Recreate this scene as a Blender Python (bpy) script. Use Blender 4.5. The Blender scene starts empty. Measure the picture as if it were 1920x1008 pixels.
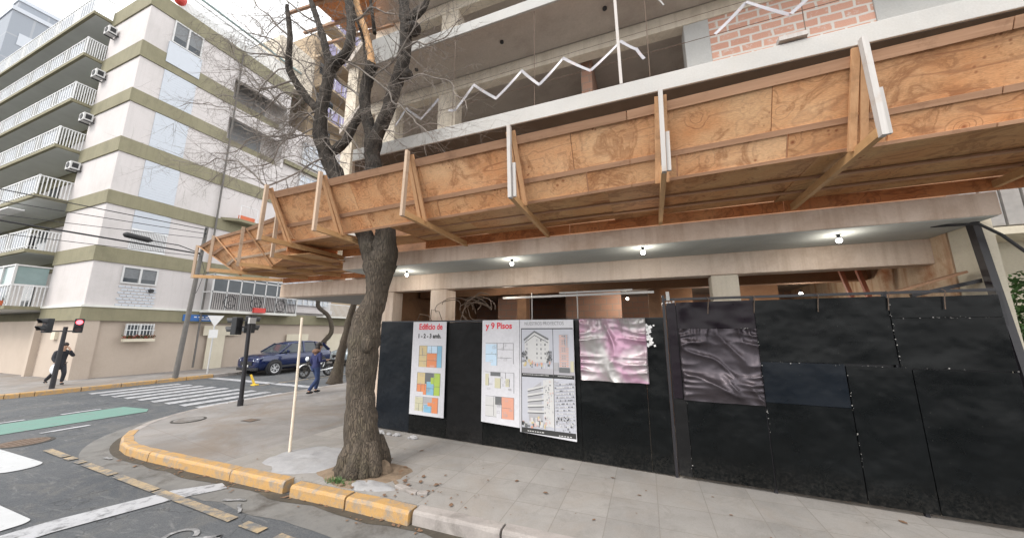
import bpy, bmesh, math, random
from mathutils import Vector, Matrix
from mathutils import noise as mnoise
random.seed(7)
R = math.radians
SC = bpy.context.scene
COL = SC.collection

# ------------------------------------------------------------------ camera, sky, sun, exposure
cam_d = bpy.data.cameras.new("camera")
cam = bpy.data.objects.new("camera", cam_d); COL.objects.link(cam)
cam_d.sensor_width = 36.0
cam_d.lens = 12.0
cam_d.clip_start = 0.05
cam_d.clip_end = 2000
cam.location = (0, 0, 2.25)
cam.rotation_euler = (R(90 + 10.45), 0, R(21.1))
SC.camera = cam

SUN_EL, SUN_AZ = 48, 205      # azimuth measured clockwise from +Y
world = bpy.data.worlds.new("World"); SC.world = world
world.use_nodes = True
wn = world.node_tree; wn.nodes.clear()
w_out = wn.nodes.new('ShaderNodeOutputWorld'); w_bg = wn.nodes.new('ShaderNodeBackground')
sky = wn.nodes.new('ShaderNodeTexSky'); sky.sky_type = 'NISHITA'; sky.sun_disc = False
sky.sun_elevation = R(SUN_EL); sky.sun_rotation = R(SUN_AZ)
sky.air_density = 1.0; sky.dust_density = 4.0; sky.ozone_density = 1.0
w_tc = wn.nodes.new('ShaderNodeTexCoord')
w_no = wn.nodes.new('ShaderNodeTexNoise'); w_no.inputs['Scale'].default_value = 1.6; w_no.inputs['Detail'].default_value = 5
w_rp = wn.nodes.new('ShaderNodeValToRGB')
w_rp.color_ramp.elements[0].position = .30; w_rp.color_ramp.elements[0].color = (.80, .80, .80, 1)
w_rp.color_ramp.elements[1].position = .62; w_rp.color_ramp.elements[1].color = (1, 1, 1, 1)
w_mx = wn.nodes.new('ShaderNodeMix'); w_mx.data_type = 'RGBA'
w_mx.inputs[7].default_value = (10.0, 9.95, 9.85, 1)          # cloud deck, same units as the sky texture
wn.links.new(w_tc.outputs['Generated'], w_no.inputs['Vector'])
wn.links.new(w_no.outputs['Fac'], w_rp.inputs[0]); wn.links.new(w_rp.outputs[0], w_mx.inputs[0])
wn.links.new(sky.outputs[0], w_mx.inputs[6]); wn.links.new(w_mx.outputs[2], w_bg.inputs['Color'])
w_bg.inputs['Strength'].default_value = 0.115
wn.links.new(w_bg.outputs[0], w_out.inputs[0])

sun_d = bpy.data.lights.new("sun", 'SUN'); sun = bpy.data.objects.new("sun", sun_d); COL.objects.link(sun)
sun_d.energy = 1.0; sun_d.angle = R(18); sun_d.color = (1.0, .95, .88)
az = R(SUN_AZ); el = R(SUN_EL)
to_sun = Vector((math.sin(az)*math.cos(el), math.cos(az)*math.cos(el), math.sin(el)))
sun.rotation_euler = to_sun.to_track_quat('Z', 'Y').to_euler()
SC.view_settings.view_transform = 'Standard'; SC.view_settings.look = 'None'
SC.view_settings.gamma = 1; SC.view_settings.use_curve_mapping = False
SC.view_settings.exposure = 1.1

# ------------------------------------------------------------------ helpers
def tag(o, label=None, cat=None, group=None, kind=None):
    if label: o['label'] = label
    if cat: o['category'] = cat
    if group: o['group'] = group
    if kind: o['kind'] = kind
    return o

def thing(name, label, cat, loc=(0, 0, 0), rz=0, group=None):
    o = bpy.data.objects.new(name, None); COL.objects.link(o)
    o.location = loc; o.rotation_euler = (0, 0, rz); o.empty_display_size = .2
    return tag(o, label, cat, group)

def abs_loc(o):
    v = Vector((0, 0, 0))
    while o is not None:
        v += Vector(o.location); o = o.parent
    return v

class M:
    """collects faces; build() links them as one mesh object. Vertices are given in world space."""
    def __init__(s): s.v = []; s.f = []; s.mi = []; s.cur = 0
    def add(s, vs, fs):
        n = len(s.v); s.v += [tuple(map(float, p)) for p in vs]
        for f in fs: s.f.append([i + n for i in f]); s.mi.append(s.cur)
        return s
    def mat(s, i): s.cur = i; return s
    def box(s, x0, y0, z0, x1, y1, z1):
        x0, x1 = min(x0, x1), max(x0, x1); y0, y1 = min(y0, y1), max(y0, y1); z0, z1 = min(z0, z1), max(z0, z1)
        return s.add([(x0,y0,z0),(x1,y0,z0),(x1,y1,z0),(x0,y1,z0),(x0,y0,z1),(x1,y0,z1),(x1,y1,z1),(x0,y1,z1)],
                     [(0,3,2,1),(4,5,6,7),(0,1,5,4),(1,2,6,5),(2,3,7,6),(3,0,4,7)])
    def bar(s, a, b, w, h, up=(0, 0, 1)):
        a = Vector(a); b = Vector(b); d = (b - a).normalized(); up = Vector(up)
        if abs(d.dot(up)) > .98: up = Vector((0, 1, 0))
        r = d.cross(up).normalized(); u = r.cross(d).normalized()
        vs = []
        for p in (a, b):
            for sx, sz in ((-1,-1),(1,-1),(1,1),(-1,1)):
                vs.append(p + r*(sx*w/2) + u*(sz*h/2))
        return s.add(vs, [(3,2,1,0),(4,5,6,7),(0,1,5,4),(1,2,6,5),(2,3,7,6),(3,0,4,7)])
    def tube(s, pts, rad, seg=10, cap=True, rough=0, nsc=3):
        pts = [Vector(p) for p in pts]
        if not isinstance(rad, (list, tuple)): rad = [rad]*len(pts)
        vs = []; fs = []; prev = None
        for i, p in enumerate(pts):
            d = (pts[min(i+1, len(pts)-1)] - pts[max(i-1, 0)])
            d = d.normalized() if d.length > 1e-7 else Vector((0,0,1))
            if prev is None:
                t = Vector((1,0,0)) if abs(d.x) < .9 else Vector((0,1,0))
                r = d.cross(t).normalized()
            else:
                r = (prev - d*prev.dot(d)).normalized()
            prev = r; u = d.cross(r)
            for k in range(seg):
                a = 2*math.pi*k/seg
                q = r*math.cos(a) + u*math.sin(a); rr = rad[i]
                if rough:
                    rr *= 1 + rough*mnoise.noise((p + q*rad[i])*nsc) + rough*.5*mnoise.noise((p + q*rad[i])*nsc*3.1)
                vs.append(p + q*rr)
        for i in range(len(pts)-1):
            for k in range(seg):
                fs.append((i*seg+k, i*seg+(k+1) % seg, (i+1)*seg+(k+1) % seg, (i+1)*seg+k))
        if cap:
            fs.append(tuple(reversed(range(seg)))); fs.append(tuple((len(pts)-1)*seg+k for k in range(seg)))
        return s.add(vs, fs)
    def cyl(s, a, b, r0, r1=None, seg=16): return s.tube([a, b], [r0, r0 if r1 is None else r1], seg)
    def prism(s, poly, z0, z1):
        n = len(poly)
        ar = sum(poly[i][0]*poly[(i+1) % n][1] - poly[(i+1) % n][0]*poly[i][1] for i in range(n))
        if ar < 0: poly = list(reversed(poly))
        vs = [(x, y, z0) for x, y in poly] + [(x, y, z1) for x, y in poly]
        fs = [tuple(reversed(range(n))), tuple(range(n, 2*n))] + [(i, (i+1) % n, n+(i+1) % n, n+i) for i in range(n)]
        return s.add(vs, fs)
    def sheet(s, poly, z):
        n = len(poly)
        ar = sum(poly[i][0]*poly[(i+1) % n][1] - poly[(i+1) % n][0]*poly[i][1] for i in range(n))
        if ar < 0: poly = list(reversed(poly))
        return s.add([(x, y, z) for x, y in poly], [tuple(range(n))])
    def ball(s, c, r, seg=12, rings=8, sc=(1, 1, 1)):
        c = Vector(c); vs = []; fs = []
        for i in range(rings+1):
            t = math.pi*i/rings
            for k in range(seg):
                a = 2*math.pi*k/seg
                vs.append((c.x + r*sc[0]*math.sin(t)*math.cos(a), c.y + r*sc[1]*math.sin(t)*math.sin(a), c.z + r*sc[2]*math.cos(t)))
        for i in range(rings):
            for k in range(seg):
                fs.append((i*seg+k, (i+1)*seg+k, (i+1)*seg+(k+1) % seg, i*seg+(k+1) % seg))
        return s.add(vs, fs)
    def xform(s, mt):
        s.v = [tuple(mt @ Vector(p)) for p in s.v]; return s
    def build(s, name, mat, parent=None, smooth=False, bevel=0, loc=None, label=None):
        if parent is not None: base = abs_loc(parent) + (Vector(loc) if loc is not None else Vector((0,0,0)))
        elif loc is not None: base = Vector(loc)
        else:
            xs = [p[0] for p in s.v]; ys = [p[1] for p in s.v]; zs = [p[2] for p in s.v]
            base = Vector(((min(xs)+max(xs))/2, (min(ys)+max(ys))/2, min(zs)))
        me = bpy.data.meshes.new(name)
        me.from_pydata([(p[0]-base.x, p[1]-base.y, p[2]-base.z) for p in s.v], [], s.f)
        for m in (mat if isinstance(mat, (list, tuple)) else [mat]): me.materials.append(m)
        me.polygons.foreach_set('material_index', s.mi)
        if smooth: me.polygons.foreach_set('use_smooth', [True]*len(s.f))
        me.update()
        o = bpy.data.objects.new(name, me); COL.objects.link(o)
        if parent is not None:
            o.parent = parent
            if loc is not None: o.location = loc
        else: o.location = base
        if bevel:
            b = o.modifiers.new('bevel', 'BEVEL'); b.width = bevel; b.segments = 2; b.limit_method = 'ANGLE'; b.angle_limit = R(40)
        if label: o['label'] = label
        return o

def copy_tree(o, parent=None):
    c = o.copy(); COL.objects.link(c); c.parent = parent
    for ch in list(o.children): copy_tree(ch, c)
    return c

# ------------------------------------------------------------------ materials
def nt(name):
    m = bpy.data.materials.new(name); m.use_nodes = True
    n = m.node_tree; b = n.nodes['Principled BSDF']
    return m, n, b
def L(n, a, b): n.links.new(a, b)
def coords(n, scale=(1, 1, 1), world=True, rot=(0, 0, 0), rnd=False):
    mp = n.nodes.new('ShaderNodeMapping'); mp.inputs['Scale'].default_value = scale; mp.inputs['Rotation'].default_value = rot
    if world:
        g = n.nodes.new('ShaderNodeNewGeometry'); src = g.outputs['Position']
    else:
        g = n.nodes.new('ShaderNodeTexCoord'); src = g.outputs['Object']
    if rnd:
        oi = n.nodes.new('ShaderNodeObjectInfo'); va = n.nodes.new('ShaderNodeVectorMath'); va.operation = 'MULTIPLY_ADD'
        cb = n.nodes.new('ShaderNodeCombineXYZ')
        for k in range(3): L(n, oi.outputs['Random'], cb.inputs[k])
        va.inputs[1].default_value = (37, 23, 51); L(n, cb.outputs[0], va.inputs[0]); L(n, src, va.inputs[2]); src = va.outputs[0]
    L(n, src, mp.inputs['Vector'])
    return mp.outputs['Vector']
def noise(n, vec, scale, detail=4, rough=.55, dist=0):
    t = n.nodes.new('ShaderNodeTexNoise'); t.inputs['Scale'].default_value = scale; t.inputs['Detail'].default_value = detail
    t.inputs['Roughness'].default_value = rough; t.inputs['Distortion'].default_value = dist
    L(n, vec, t.inputs['Vector']); return t.outputs['Fac']
def ramp(n, fac, stops):
    r = n.nodes.new('ShaderNodeValToRGB'); e = r.color_ramp.elements
    while len(e) > len(stops): e.remove(e[-1])
    while len(e) < len(stops): e.new(.5)
    for i, (p, c) in enumerate(stops):
        e[i].position = p; e[i].color = (c[0], c[1], c[2], 1) if isinstance(c, (tuple, list)) else (c, c, c, 1)
    L(n, fac, r.inputs[0]); return r.outputs[0]
def mix(n, fac, a, b, mode='MIX'):
    m = n.nodes.new('ShaderNodeMix'); m.data_type = 'RGBA'; m.blend_type = mode
    for k, v in ((0, fac), (6, a), (7, b)):
        s = m.inputs[k]
        if isinstance(v, (int, float)): s.default_value = v if k == 0 else (v, v, v, 1)
        elif isinstance(v, (tuple, list)): s.default_value = (v[0], v[1], v[2], 1)
        else: L(n, v, s)
    return m.outputs[2]
def bump(n, b, h, strength=.3, dist=.02, prev=None):
    bp = n.nodes.new('ShaderNodeBump'); bp.inputs['Strength'].default_value = strength; bp.inputs['Distance'].default_value = dist
    L(n, h, bp.inputs['Height'])
    if prev is not None: L(n, prev, bp.inputs['Normal'])
    L(n, bp.outputs[0], b.inputs['Normal']); return bp.outputs[0]

def plain(name, col, rough=.6, metal=0, var=.12, sc=6, emit=0, coat=0):
    m, n, b = nt(name)
    v = coords(n)
    c = mix(n, noise(n, v, sc, 5), tuple(x*(1-var) for x in col), tuple(min(1, x*(1+var)) for x in col))
    L(n, c, b.inputs['Base Color']); b.inputs['Roughness'].default_value = rough; b.inputs['Metallic'].default_value = metal
    if coat: b.inputs['Coat Weight'].default_value = coat
    if emit:
        b.inputs['Emission Color'].default_value = (*col, 1); b.inputs['Emission Strength'].default_value = emit
    return m

def surface(name, c1, c2, sc=2.0, dirt=None, dirt_amt=.5, streak=0, rough=.85, bmp=.25, bsc=40, specks=None, world=True):
    """large blotches c1..c2, fine grain, optional vertical streaks and dirt"""
    m, n, b = nt(name)
    v = coords(n, world=world)
    c = mix(n, ramp(n, noise(n, v, sc, 6, .6), [(.3, 0), (.7, 1)]), c1, c2)
    fine = noise(n, v, bsc, 5, .7)
    c = mix(n, .35, c, mix(n, fine, tuple(x*.6 for x in c1), tuple(min(1, x*1.35) for x in c2)))
    if dirt:
        d = ramp(n, noise(n, v, sc*.7, 8, .7, .4), [(.5, 0), (.72, dirt_amt)])
        c = mix(n, d, c, dirt)
    if streak:
        vs = coords(n, (9, 9, .5), world=world)
        s = ramp(n, noise(n, vs, 1.0, 5, .65), [(.48, 0), (.75, streak)])
        c = mix(n, s, c, dirt or tuple(x*.45 for x in c1))
    if specks:
        vo = n.nodes.new('ShaderNodeTexVoronoi'); vo.inputs['Scale'].default_value = specks[0]; L(n, v, vo.inputs['Vector'])
        s = ramp(n, vo.outputs['Distance'], [(0.0, 1), (specks[2], 0)])
        c = mix(n, s, c, specks[1])
    L(n, c, b.inputs['Base Color']); b.inputs['Roughness'].default_value = rough
    bump(n, b, fine, bmp, .01)
    return m

def plywood(name, axis='x', tint=(1, 1, 1), lo=.0):
    """rotary-cut pine plywood: wavy growth figure, knots, brown water stains"""
    m, n, b = nt(name)
    sc = {'x': (.55, 3.2, 3.2), 'y': (3.2, .55, 3.2)}[axis]
    v = coords(n, sc, world=False, rnd=True)
    f1 = noise(n, v, 1.1, 3, .5, .6)
    w = n.nodes.new('ShaderNodeMath'); w.operation = 'MULTIPLY'; w.inputs[1].default_value = 34; L(n, f1, w.inputs[0])
    vkk = coords(n, (1, 1, 1), world=False, rnd=True)
    vq = n.nodes.new('ShaderNodeTexVoronoi'); vq.inputs['Scale'].default_value = 4.2; vq.feature = 'SMOOTH_F1'; vq.inputs['Smoothness'].default_value = .25; L(n, vkk, vq.inputs['Vector'])
    rk = n.nodes.new('ShaderNodeMath'); rk.operation = 'MULTIPLY'; L(n, ramp(n, vq.outputs['Distance'], [(0, 1), (.55, 0)]), rk.inputs[0]); rk.inputs[1].default_value = 0
    wa_ = n.nodes.new('ShaderNodeMath'); wa_.operation = 'MULTIPLY_ADD'; wa_.inputs[1].default_value = 20
    rk2 = n.nodes.new('ShaderNodeMath'); rk2.operation = 'MULTIPLY'; L(n, ramp(n, vq.outputs['Distance'], [(0, 1), (.55, 0)]), rk2.inputs[0]); L(n, ramp(n, noise(n, vkk, .9, 2), [(.42, 0), (.55, 1)]), rk2.inputs[1])
    L(n, rk2.outputs[0], wa_.inputs[0]); L(n, w.outputs[0], wa_.inputs[2])
    si = n.nodes.new('ShaderNodeMath'); si.operation = 'SINE'; L(n, wa_.outputs[0], si.inputs[0])
    t = tint
    g = ramp(n, si.outputs[0], [(.0, (.62*t[0], .285*t[1], .115*t[2])), (.5, (.64*t[0], .32*t[1], .145*t[2])), (.85, (.52*t[0], .215*t[1], .080*t[2])), (1, (.36*t[0], .140*t[1], .050*t[2]))])
    blot = noise(n, coords(n, (.8, .8, .8), world=False, rnd=True), 1.6, 4, .6)
    g = mix(n, ramp(n, blot, [(.35, 0), (.7, .8)]), g, (.76*t[0], .51*t[1], .29*t[2]))
    # knots
    vk = coords(n, (1, 1, 1), world=False, rnd=True)
    vo = n.nodes.new('ShaderNodeTexVoronoi'); vo.inputs['Scale'].default_value = 4.2; vo.inputs['Randomness'].default_value = 1; L(n, vk, vo.inputs['Vector'])
    k = ramp(n, vo.outputs['Distance'], [(.04, 1), (.12, 0)])
    km = n.nodes.new('ShaderNodeMath'); km.operation = 'MULTIPLY'; L(n, k, km.inputs[0])
    L(n, ramp(n, noise(n, vk, .9, 2), [(.47, 0), (.53, 1)]), km.inputs[1])
    g = mix(n, km.outputs[0], g, (.27, .085, .03))
    v3 = n.nodes.new('ShaderNodeTexVoronoi'); v3.inputs['Scale'].default_value = 15; L(n, vk, v3.inputs['Vector'])
    k3 = n.nodes.new('ShaderNodeMath'); k3.operation = 'MULTIPLY'; L(n, ramp(n, v3.outputs['Distance'], [(.10, 1), (.26, 0)]), k3.inputs[0])
    L(n, ramp(n, noise(n, vk, 1.9, 2), [(.57, 0), (.62, .85)]), k3.inputs[1])
    g = mix(n, k3.outputs[0], g, (.25, .075, .028))
    # contour shaped stains
    st = noise(n, coords(n, (1, 1, 1), world=False, rnd=True), 2.3, 7, .65, .8)
    edge = ramp(n, st, [(.53, 0), (.60, .7), (.63, .12), (.74, .5)])
    g = mix(n, edge, g, (.30*t[0], .125*t[1], .045*t[2]))
    fine = noise(n, coords(n, tuple(x*9 for x in sc), world=False, rnd=True), 6, 4, .6)
    g = mix(n, ramp(n, fine, [(.35, .38), (.6, 0)]), g, (.25, .11, .05))
    vs_ = coords(n, (14, 14, 1.0), world=False, rnd=True)
    g = mix(n, ramp(n, noise(n, vs_, 1, 6, .7), [(.56, 0), (.74, .5)]), g, (.26, .12, .055))
    oi2 = n.nodes.new('ShaderNodeObjectInfo')
    g = mix(n, 1.0, g, ramp(n, oi2.outputs['Random'], [(0, (.80,.74,.68)), (.5, (1,1,1)), (1, (1.0,.97,.98))]), 'MULTIPLY')
    L(n, g, b.inputs['Base Color']); b.inputs['Roughness'].default_value = .72
    bump(n, b, fine, .25, .004)
    return m

def timber(name, c1, c2, axis='x', dark=(.10, .045, .02)):
    m, n, b = nt(name)
    sc = {'x': (1.2, 22, 22), 'y': (22, 1.2, 22), 'z': (22, 22, 1.2)}[axis]
    v = coords(n, sc, world=False, rnd=True)
    g = mix(n, ramp(n, noise(n, v, 1, 5, .65, .5), [(.3, 0), (.7, 1)]), c1, c2)
    g = mix(n, ramp(n, noise(n, coords(n, (1, 1, 1), world=False, rnd=True), 3.5, 6, .7), [(.55, 0), (.8, .7)]), g, dark)
    oi = n.nodes.new('ShaderNodeObjectInfo')
    g = mix(n, ramp(n, oi.outputs['Random'], [(0, 0), (1, .35)]), g, tuple(x*.55 for x in c1))
    L(n, g, b.inputs['Base Color']); b.inputs['Roughness'].default_value = .78
    bump(n, b, noise(n, v, 3, 3), .3, .004)
    return m

MT = {}
def asphalt():
    m, n, b = nt('asphalt'); v = coords(n)
    big = ramp(n, noise(n, v, .35, 6, .6, .5), [(.38, (.030, .040, .055)), (.62, (.074, .082, .094))])
    patch = ramp(n, noise(n, v, .9, 9, .75, 1.6), [(.48, 0), (.60, .75)])
    c = mix(n, patch, big, (.105, .105, .104))
    vo = n.nodes.new('ShaderNodeTexVoronoi'); vo.inputs['Scale'].default_value = 130; L(n, v, vo.inputs['Vector'])
    c = mix(n, .38, c, mix(n, vo.outputs['Color'], (.015, .016, .02), (.17, .17, .165)))
    crv = n.nodes.new('ShaderNodeTexVoronoi'); crv.feature = 'DISTANCE_TO_EDGE'; crv.inputs['Scale'].default_value = .55
    vd = n.nodes.new('ShaderNodeVectorMath'); vd.operation = 'ADD'; nn = n.nodes.new('ShaderNodeTexNoise'); nn.inputs['Scale'].default_value = 2.2; nn.inputs['Detail'].default_value = 5
    L(n, v, nn.inputs['Vector']); L(n, v, vd.inputs[0]); L(n, nn.outputs['Color'], vd.inputs[1]); L(n, vd.outputs[0], crv.inputs['Vector'])
    cr = ramp(n, crv.outputs['Distance'], [(.0, .85), (.008, 0)])
    c = mix(n, cr, c, (.025, .027, .03))
    # old tyre scuffs and white wear
    sw = ramp(n, noise(n, coords(n, (1, 4, 1)), 1.7, 8, .7, 1.5), [(.55, 0), (.70, .6)])
    c = mix(n, sw, c, (.19, .19, .19))
    L(n, c, b.inputs['Base Color']); b.inputs['Roughness'].default_value = .85
    h = mix(n, .5, vo.outputs['Distance'], noise(n, v, 70, 3))
    bump(n, b, h, .5, .006); return m

def tiles():
    m, n, b = nt('pavement_tiles'); v = coords(n)
    br = n.nodes.new('ShaderNodeTexBrick'); br.offset = 0; br.inputs['Scale'].default_value = 1
    br.inputs['Brick Width'].default_value = .56; br.inputs['Row Height'].default_value = .56; br.inputs['Mortar Size'].default_value = .006
    br.inputs['Mortar Smooth'].default_value = .2; br.inputs['Bias'].default_value = 0
    br.inputs['Color1'].default_value = (.15, .145, .14, 1); br.inputs['Color2'].default_value = (.31, .295, .28, 1); br.inputs['Mortar'].default_value = (.11, .10, .09, 1)
    L(n, v, br.inputs['Vector'])
    c = mix(n, .6, br.outputs['Color'], ramp(n, noise(n, v, 1.3, 9, .72, .5), [(.35, (.15, .143, .138)), (.65, (.285, .27, .255))]))
    c = mix(n, mix(n, ramp(n, br.outputs['Fac'], [(0, 0), (1, .8)]), 0, ramp(n, noise(n, v, 2.2, 6, .8), [(.35, .25), (.6, 1)]), 'MULTIPLY') if 0 else ramp(n, br.outputs['Fac'], [(0, 0), (1, .65)]), c, (.13, .115, .10))
    c = mix(n, ramp(n, noise(n, v, .8, 8, .7, .8), [(.48, 0), (.68, .5)]), c, (.20, .16, .125))
    c = mix(n, ramp(n, noise(n, v, 2.6, 9, .8, 1.0), [(.52, 0), (.66, .5)]), c, (.12, .11, .10))
    c = mix(n, .25, c, mix(n, noise(n, v, 90, 4, .7), (.12, .11, .10), (.6, .58, .55)))
    vo = n.nodes.new('ShaderNodeTexVoronoi'); vo.inputs['Scale'].default_value = 9; L(n, v, vo.inputs['Vector'])
    c = mix(n, ramp(n, vo.outputs['Distance'], [(.0, .8), (.05, 0)]), c, (.09, .075, .06))
    L(n, c, b.inputs['Base Color']); b.inputs['Roughness'].default_value = .82
    h = mix(n, .3, br.outputs['Fac'], noise(n, v, 60, 4)); bump(n, b, h, -.25, .008); return m

def concrete_ground():
    m, n, b = nt('corner_concrete'); v = coords(n)
    c = ramp(n, noise(n, v, .9, 8, .68, .7), [(.32, (.125, .117, .112)), (.5, (.195, .184, .178)), (.68, (.265, .25, .24))])
    c = mix(n, .3, c, mix(n, noise(n, v, 75, 4, .7), (.08, .075, .075), (.46, .445, .43)))
    c = mix(n, ramp(n, noise(n, coords(n, (1, 1, 1)), .5, 8, .75, 1.0), [(.46, 0), (.64, .65)]), c, (.18, .14, .105))
    br = n.nodes.new('ShaderNodeTexBrick'); br.offset = 0; br.inputs['Scale'].default_value = 1
    br.inputs['Brick Width'].default_value = 1.3; br.inputs['Row Height'].default_value = 1.6; br.inputs['Mortar Size'].default_value = .008
    L(n, coords(n, rot=(0, 0, R(8))), br.inputs['Vector'])
    c = mix(n, ramp(n, br.outputs['Fac'], [(0, 0), (1, .55)]), c, (.16, .13, .11))
    L(n, c, b.inputs['Base Color']); b.inputs['Roughness'].default_value = .85
    bump(n, b, noise(n, v, 60, 4), .3, .006); return m

def paint(name, col, wear=.5, under=(.12, .12, .125), sc=5, rough=.6, fade=None):
    """worn road or kerb paint: chips show what lies below"""
    m, n, b = nt(name); v = coords(n)
    c = mix(n, noise(n, v, 3, 5), tuple(x*.8 for x in col), tuple(min(1, x*1.12) for x in col))
    w = ramp(n, noise(n, v, sc, 10, .75, .3), [(.62-wear*.25, 0), (.70-wear*.15, 1)])
    c = mix(n, w, c, under)
    c = mix(n, .22, c, mix(n, noise(n, v, 90, 3), 0.02, .6))
    L(n, c, b.inputs['Base Color']); b.inputs['Roughness'].default_value = rough
    bump(n, b, noise(n, v, 55, 4), .35, .006); return m

def brick(name, bw, rh, ms, c1, c2, mort, plane='xz', off=.5, splat=.35, mortar_bump=.6):
    m, n, b = nt(name)
    v = coords(n, rot=(R(90), 0, 0)) if plane == 'xz' else coords(n, rot=(R(90), 0, R(90)))
    g = n.nodes.new('ShaderNodeNewGeometry'); sp = n.nodes.new('ShaderNodeSeparateXYZ'); cb = n.nodes.new('ShaderNodeCombineXYZ')
    L(n, g.outputs['Position'], sp.inputs[0]); L(n, sp.outputs[0 if plane == 'xz' else 1], cb.inputs[0]); L(n, sp.outputs[2], cb.inputs[1])
    wob = n.nodes.new('ShaderNodeTexNoise'); wob.inputs['Scale'].default_value = 6; wob.inputs['Detail'].default_value = 4; L(n, cb.outputs[0], wob.inputs['Vector'])
    va = n.nodes.new('ShaderNodeVectorMath'); va.operation = 'MULTIPLY_ADD'; va.inputs[1].default_value = (.035, .035, 0)
    L(n, wob.outputs['Color'], va.inputs[0]); L(n, cb.outputs[0], va.inputs[2])
    br = n.nodes.new('ShaderNodeTexBrick'); br.offset = off; br.inputs['Scale'].default_value = 1
    br.inputs['Brick Width'].default_value = bw; br.inputs['Row Height'].default_value = rh; br.inputs['Mortar Size'].default_value = ms
    br.inputs['Mortar Smooth'].default_value = .3
    br.inputs['Color1'].default_value = (*c1, 1); br.inputs['Color2'].default_value = (*c2, 1); br.inputs['Mortar'].default_value = (*mort, 1)
    L(n, va.outputs[0], br.inputs['Vector'])
    nz = noise(n, cb.outputs[0], 7, 8, .75)
    c = mix(n, ramp(n, nz, [(.55, 0), (.66, splat)]), br.outputs['Color'], mort)
    c = mix(n, .2, c, mix(n, noise(n, cb.outputs[0], 60, 4), .05, .8))
    L(n, c, b.inputs['Base Color']); b.inputs['Roughness'].default_value = .88
    bump(n, b, br.outputs['Fac'], -mortar_bump, .01); return m

def bark():
    m, n, b = nt('bark')
    v = coords(n, (1, 1, .13), world=True)
    nn = n.nodes.new('ShaderNodeTexNoise'); nn.inputs['Scale'].default_value = 6; nn.inputs['Detail'].default_value = 4; L(n, v, nn.inputs['Vector'])
    va = n.nodes.new('ShaderNodeVectorMath'); va.operation = 'MULTIPLY_ADD'; va.inputs[1].default_value = (.16, .16, .16); L(n, nn.outputs['Color'], va.inputs[0]); L(n, v, va.inputs[2])
    vo = n.nodes.new('ShaderNodeTexVoronoi'); vo.feature = 'DISTANCE_TO_EDGE'; vo.inputs['Scale'].default_value = 34; L(n, va.outputs[0], vo.inputs['Vector'])
    f = ramp(n, vo.outputs['Distance'], [(0, 0), (.16, 1)])
    ridge = mix(n, ramp(n, noise(n, coords(n), 3, 6, .7), [(.35, 0), (.7, 1)]), (.050, .037, .027), (.112, .085, .062))
    moss = ramp(n, noise(n, coords(n), 2.1, 6, .7), [(.50, 0), (.70, .45)])
    ridge = mix(n, moss, ridge, (.095, .092, .042))
    c = mix(n, f, (.028, .021, .016), ridge)
    c = mix(n, .3, c, mix(n, noise(n, coords(n, (1, 1, .35)), 60, 5, .75), (.022, .018, .014), (.26, .21, .155)))
    g = n.nodes.new('ShaderNodeNewGeometry'); s3 = n.nodes.new('ShaderNodeSeparateXYZ'); L(n, g.outputs['Position'], s3.inputs[0])
    mr = n.nodes.new('ShaderNodeMapRange'); mr.inputs[1].default_value = 2.9; mr.inputs[2].default_value = 4.8; L(n, s3.outputs[2], mr.inputs[0])
    young = mix(n, ramp(n, noise(n, coords(n, (1, 1, .5)), 9, 8, .75), [(.4, 0), (.7, 1)]), (.020, .016, .013), (.085, .068, .054))
    c = mix(n, mr.outputs[0], c, young)               # the young upper bark is smooth and nearly black
    L(n, c, b.inputs['Base Color']); b.inputs['Roughness'].default_value = .9
    h = mix(n, .35, f, noise(n, coords(n, (1, 1, .35)), 38, 5, .7))
    bump(n, b, h, .9, .03); return m

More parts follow.
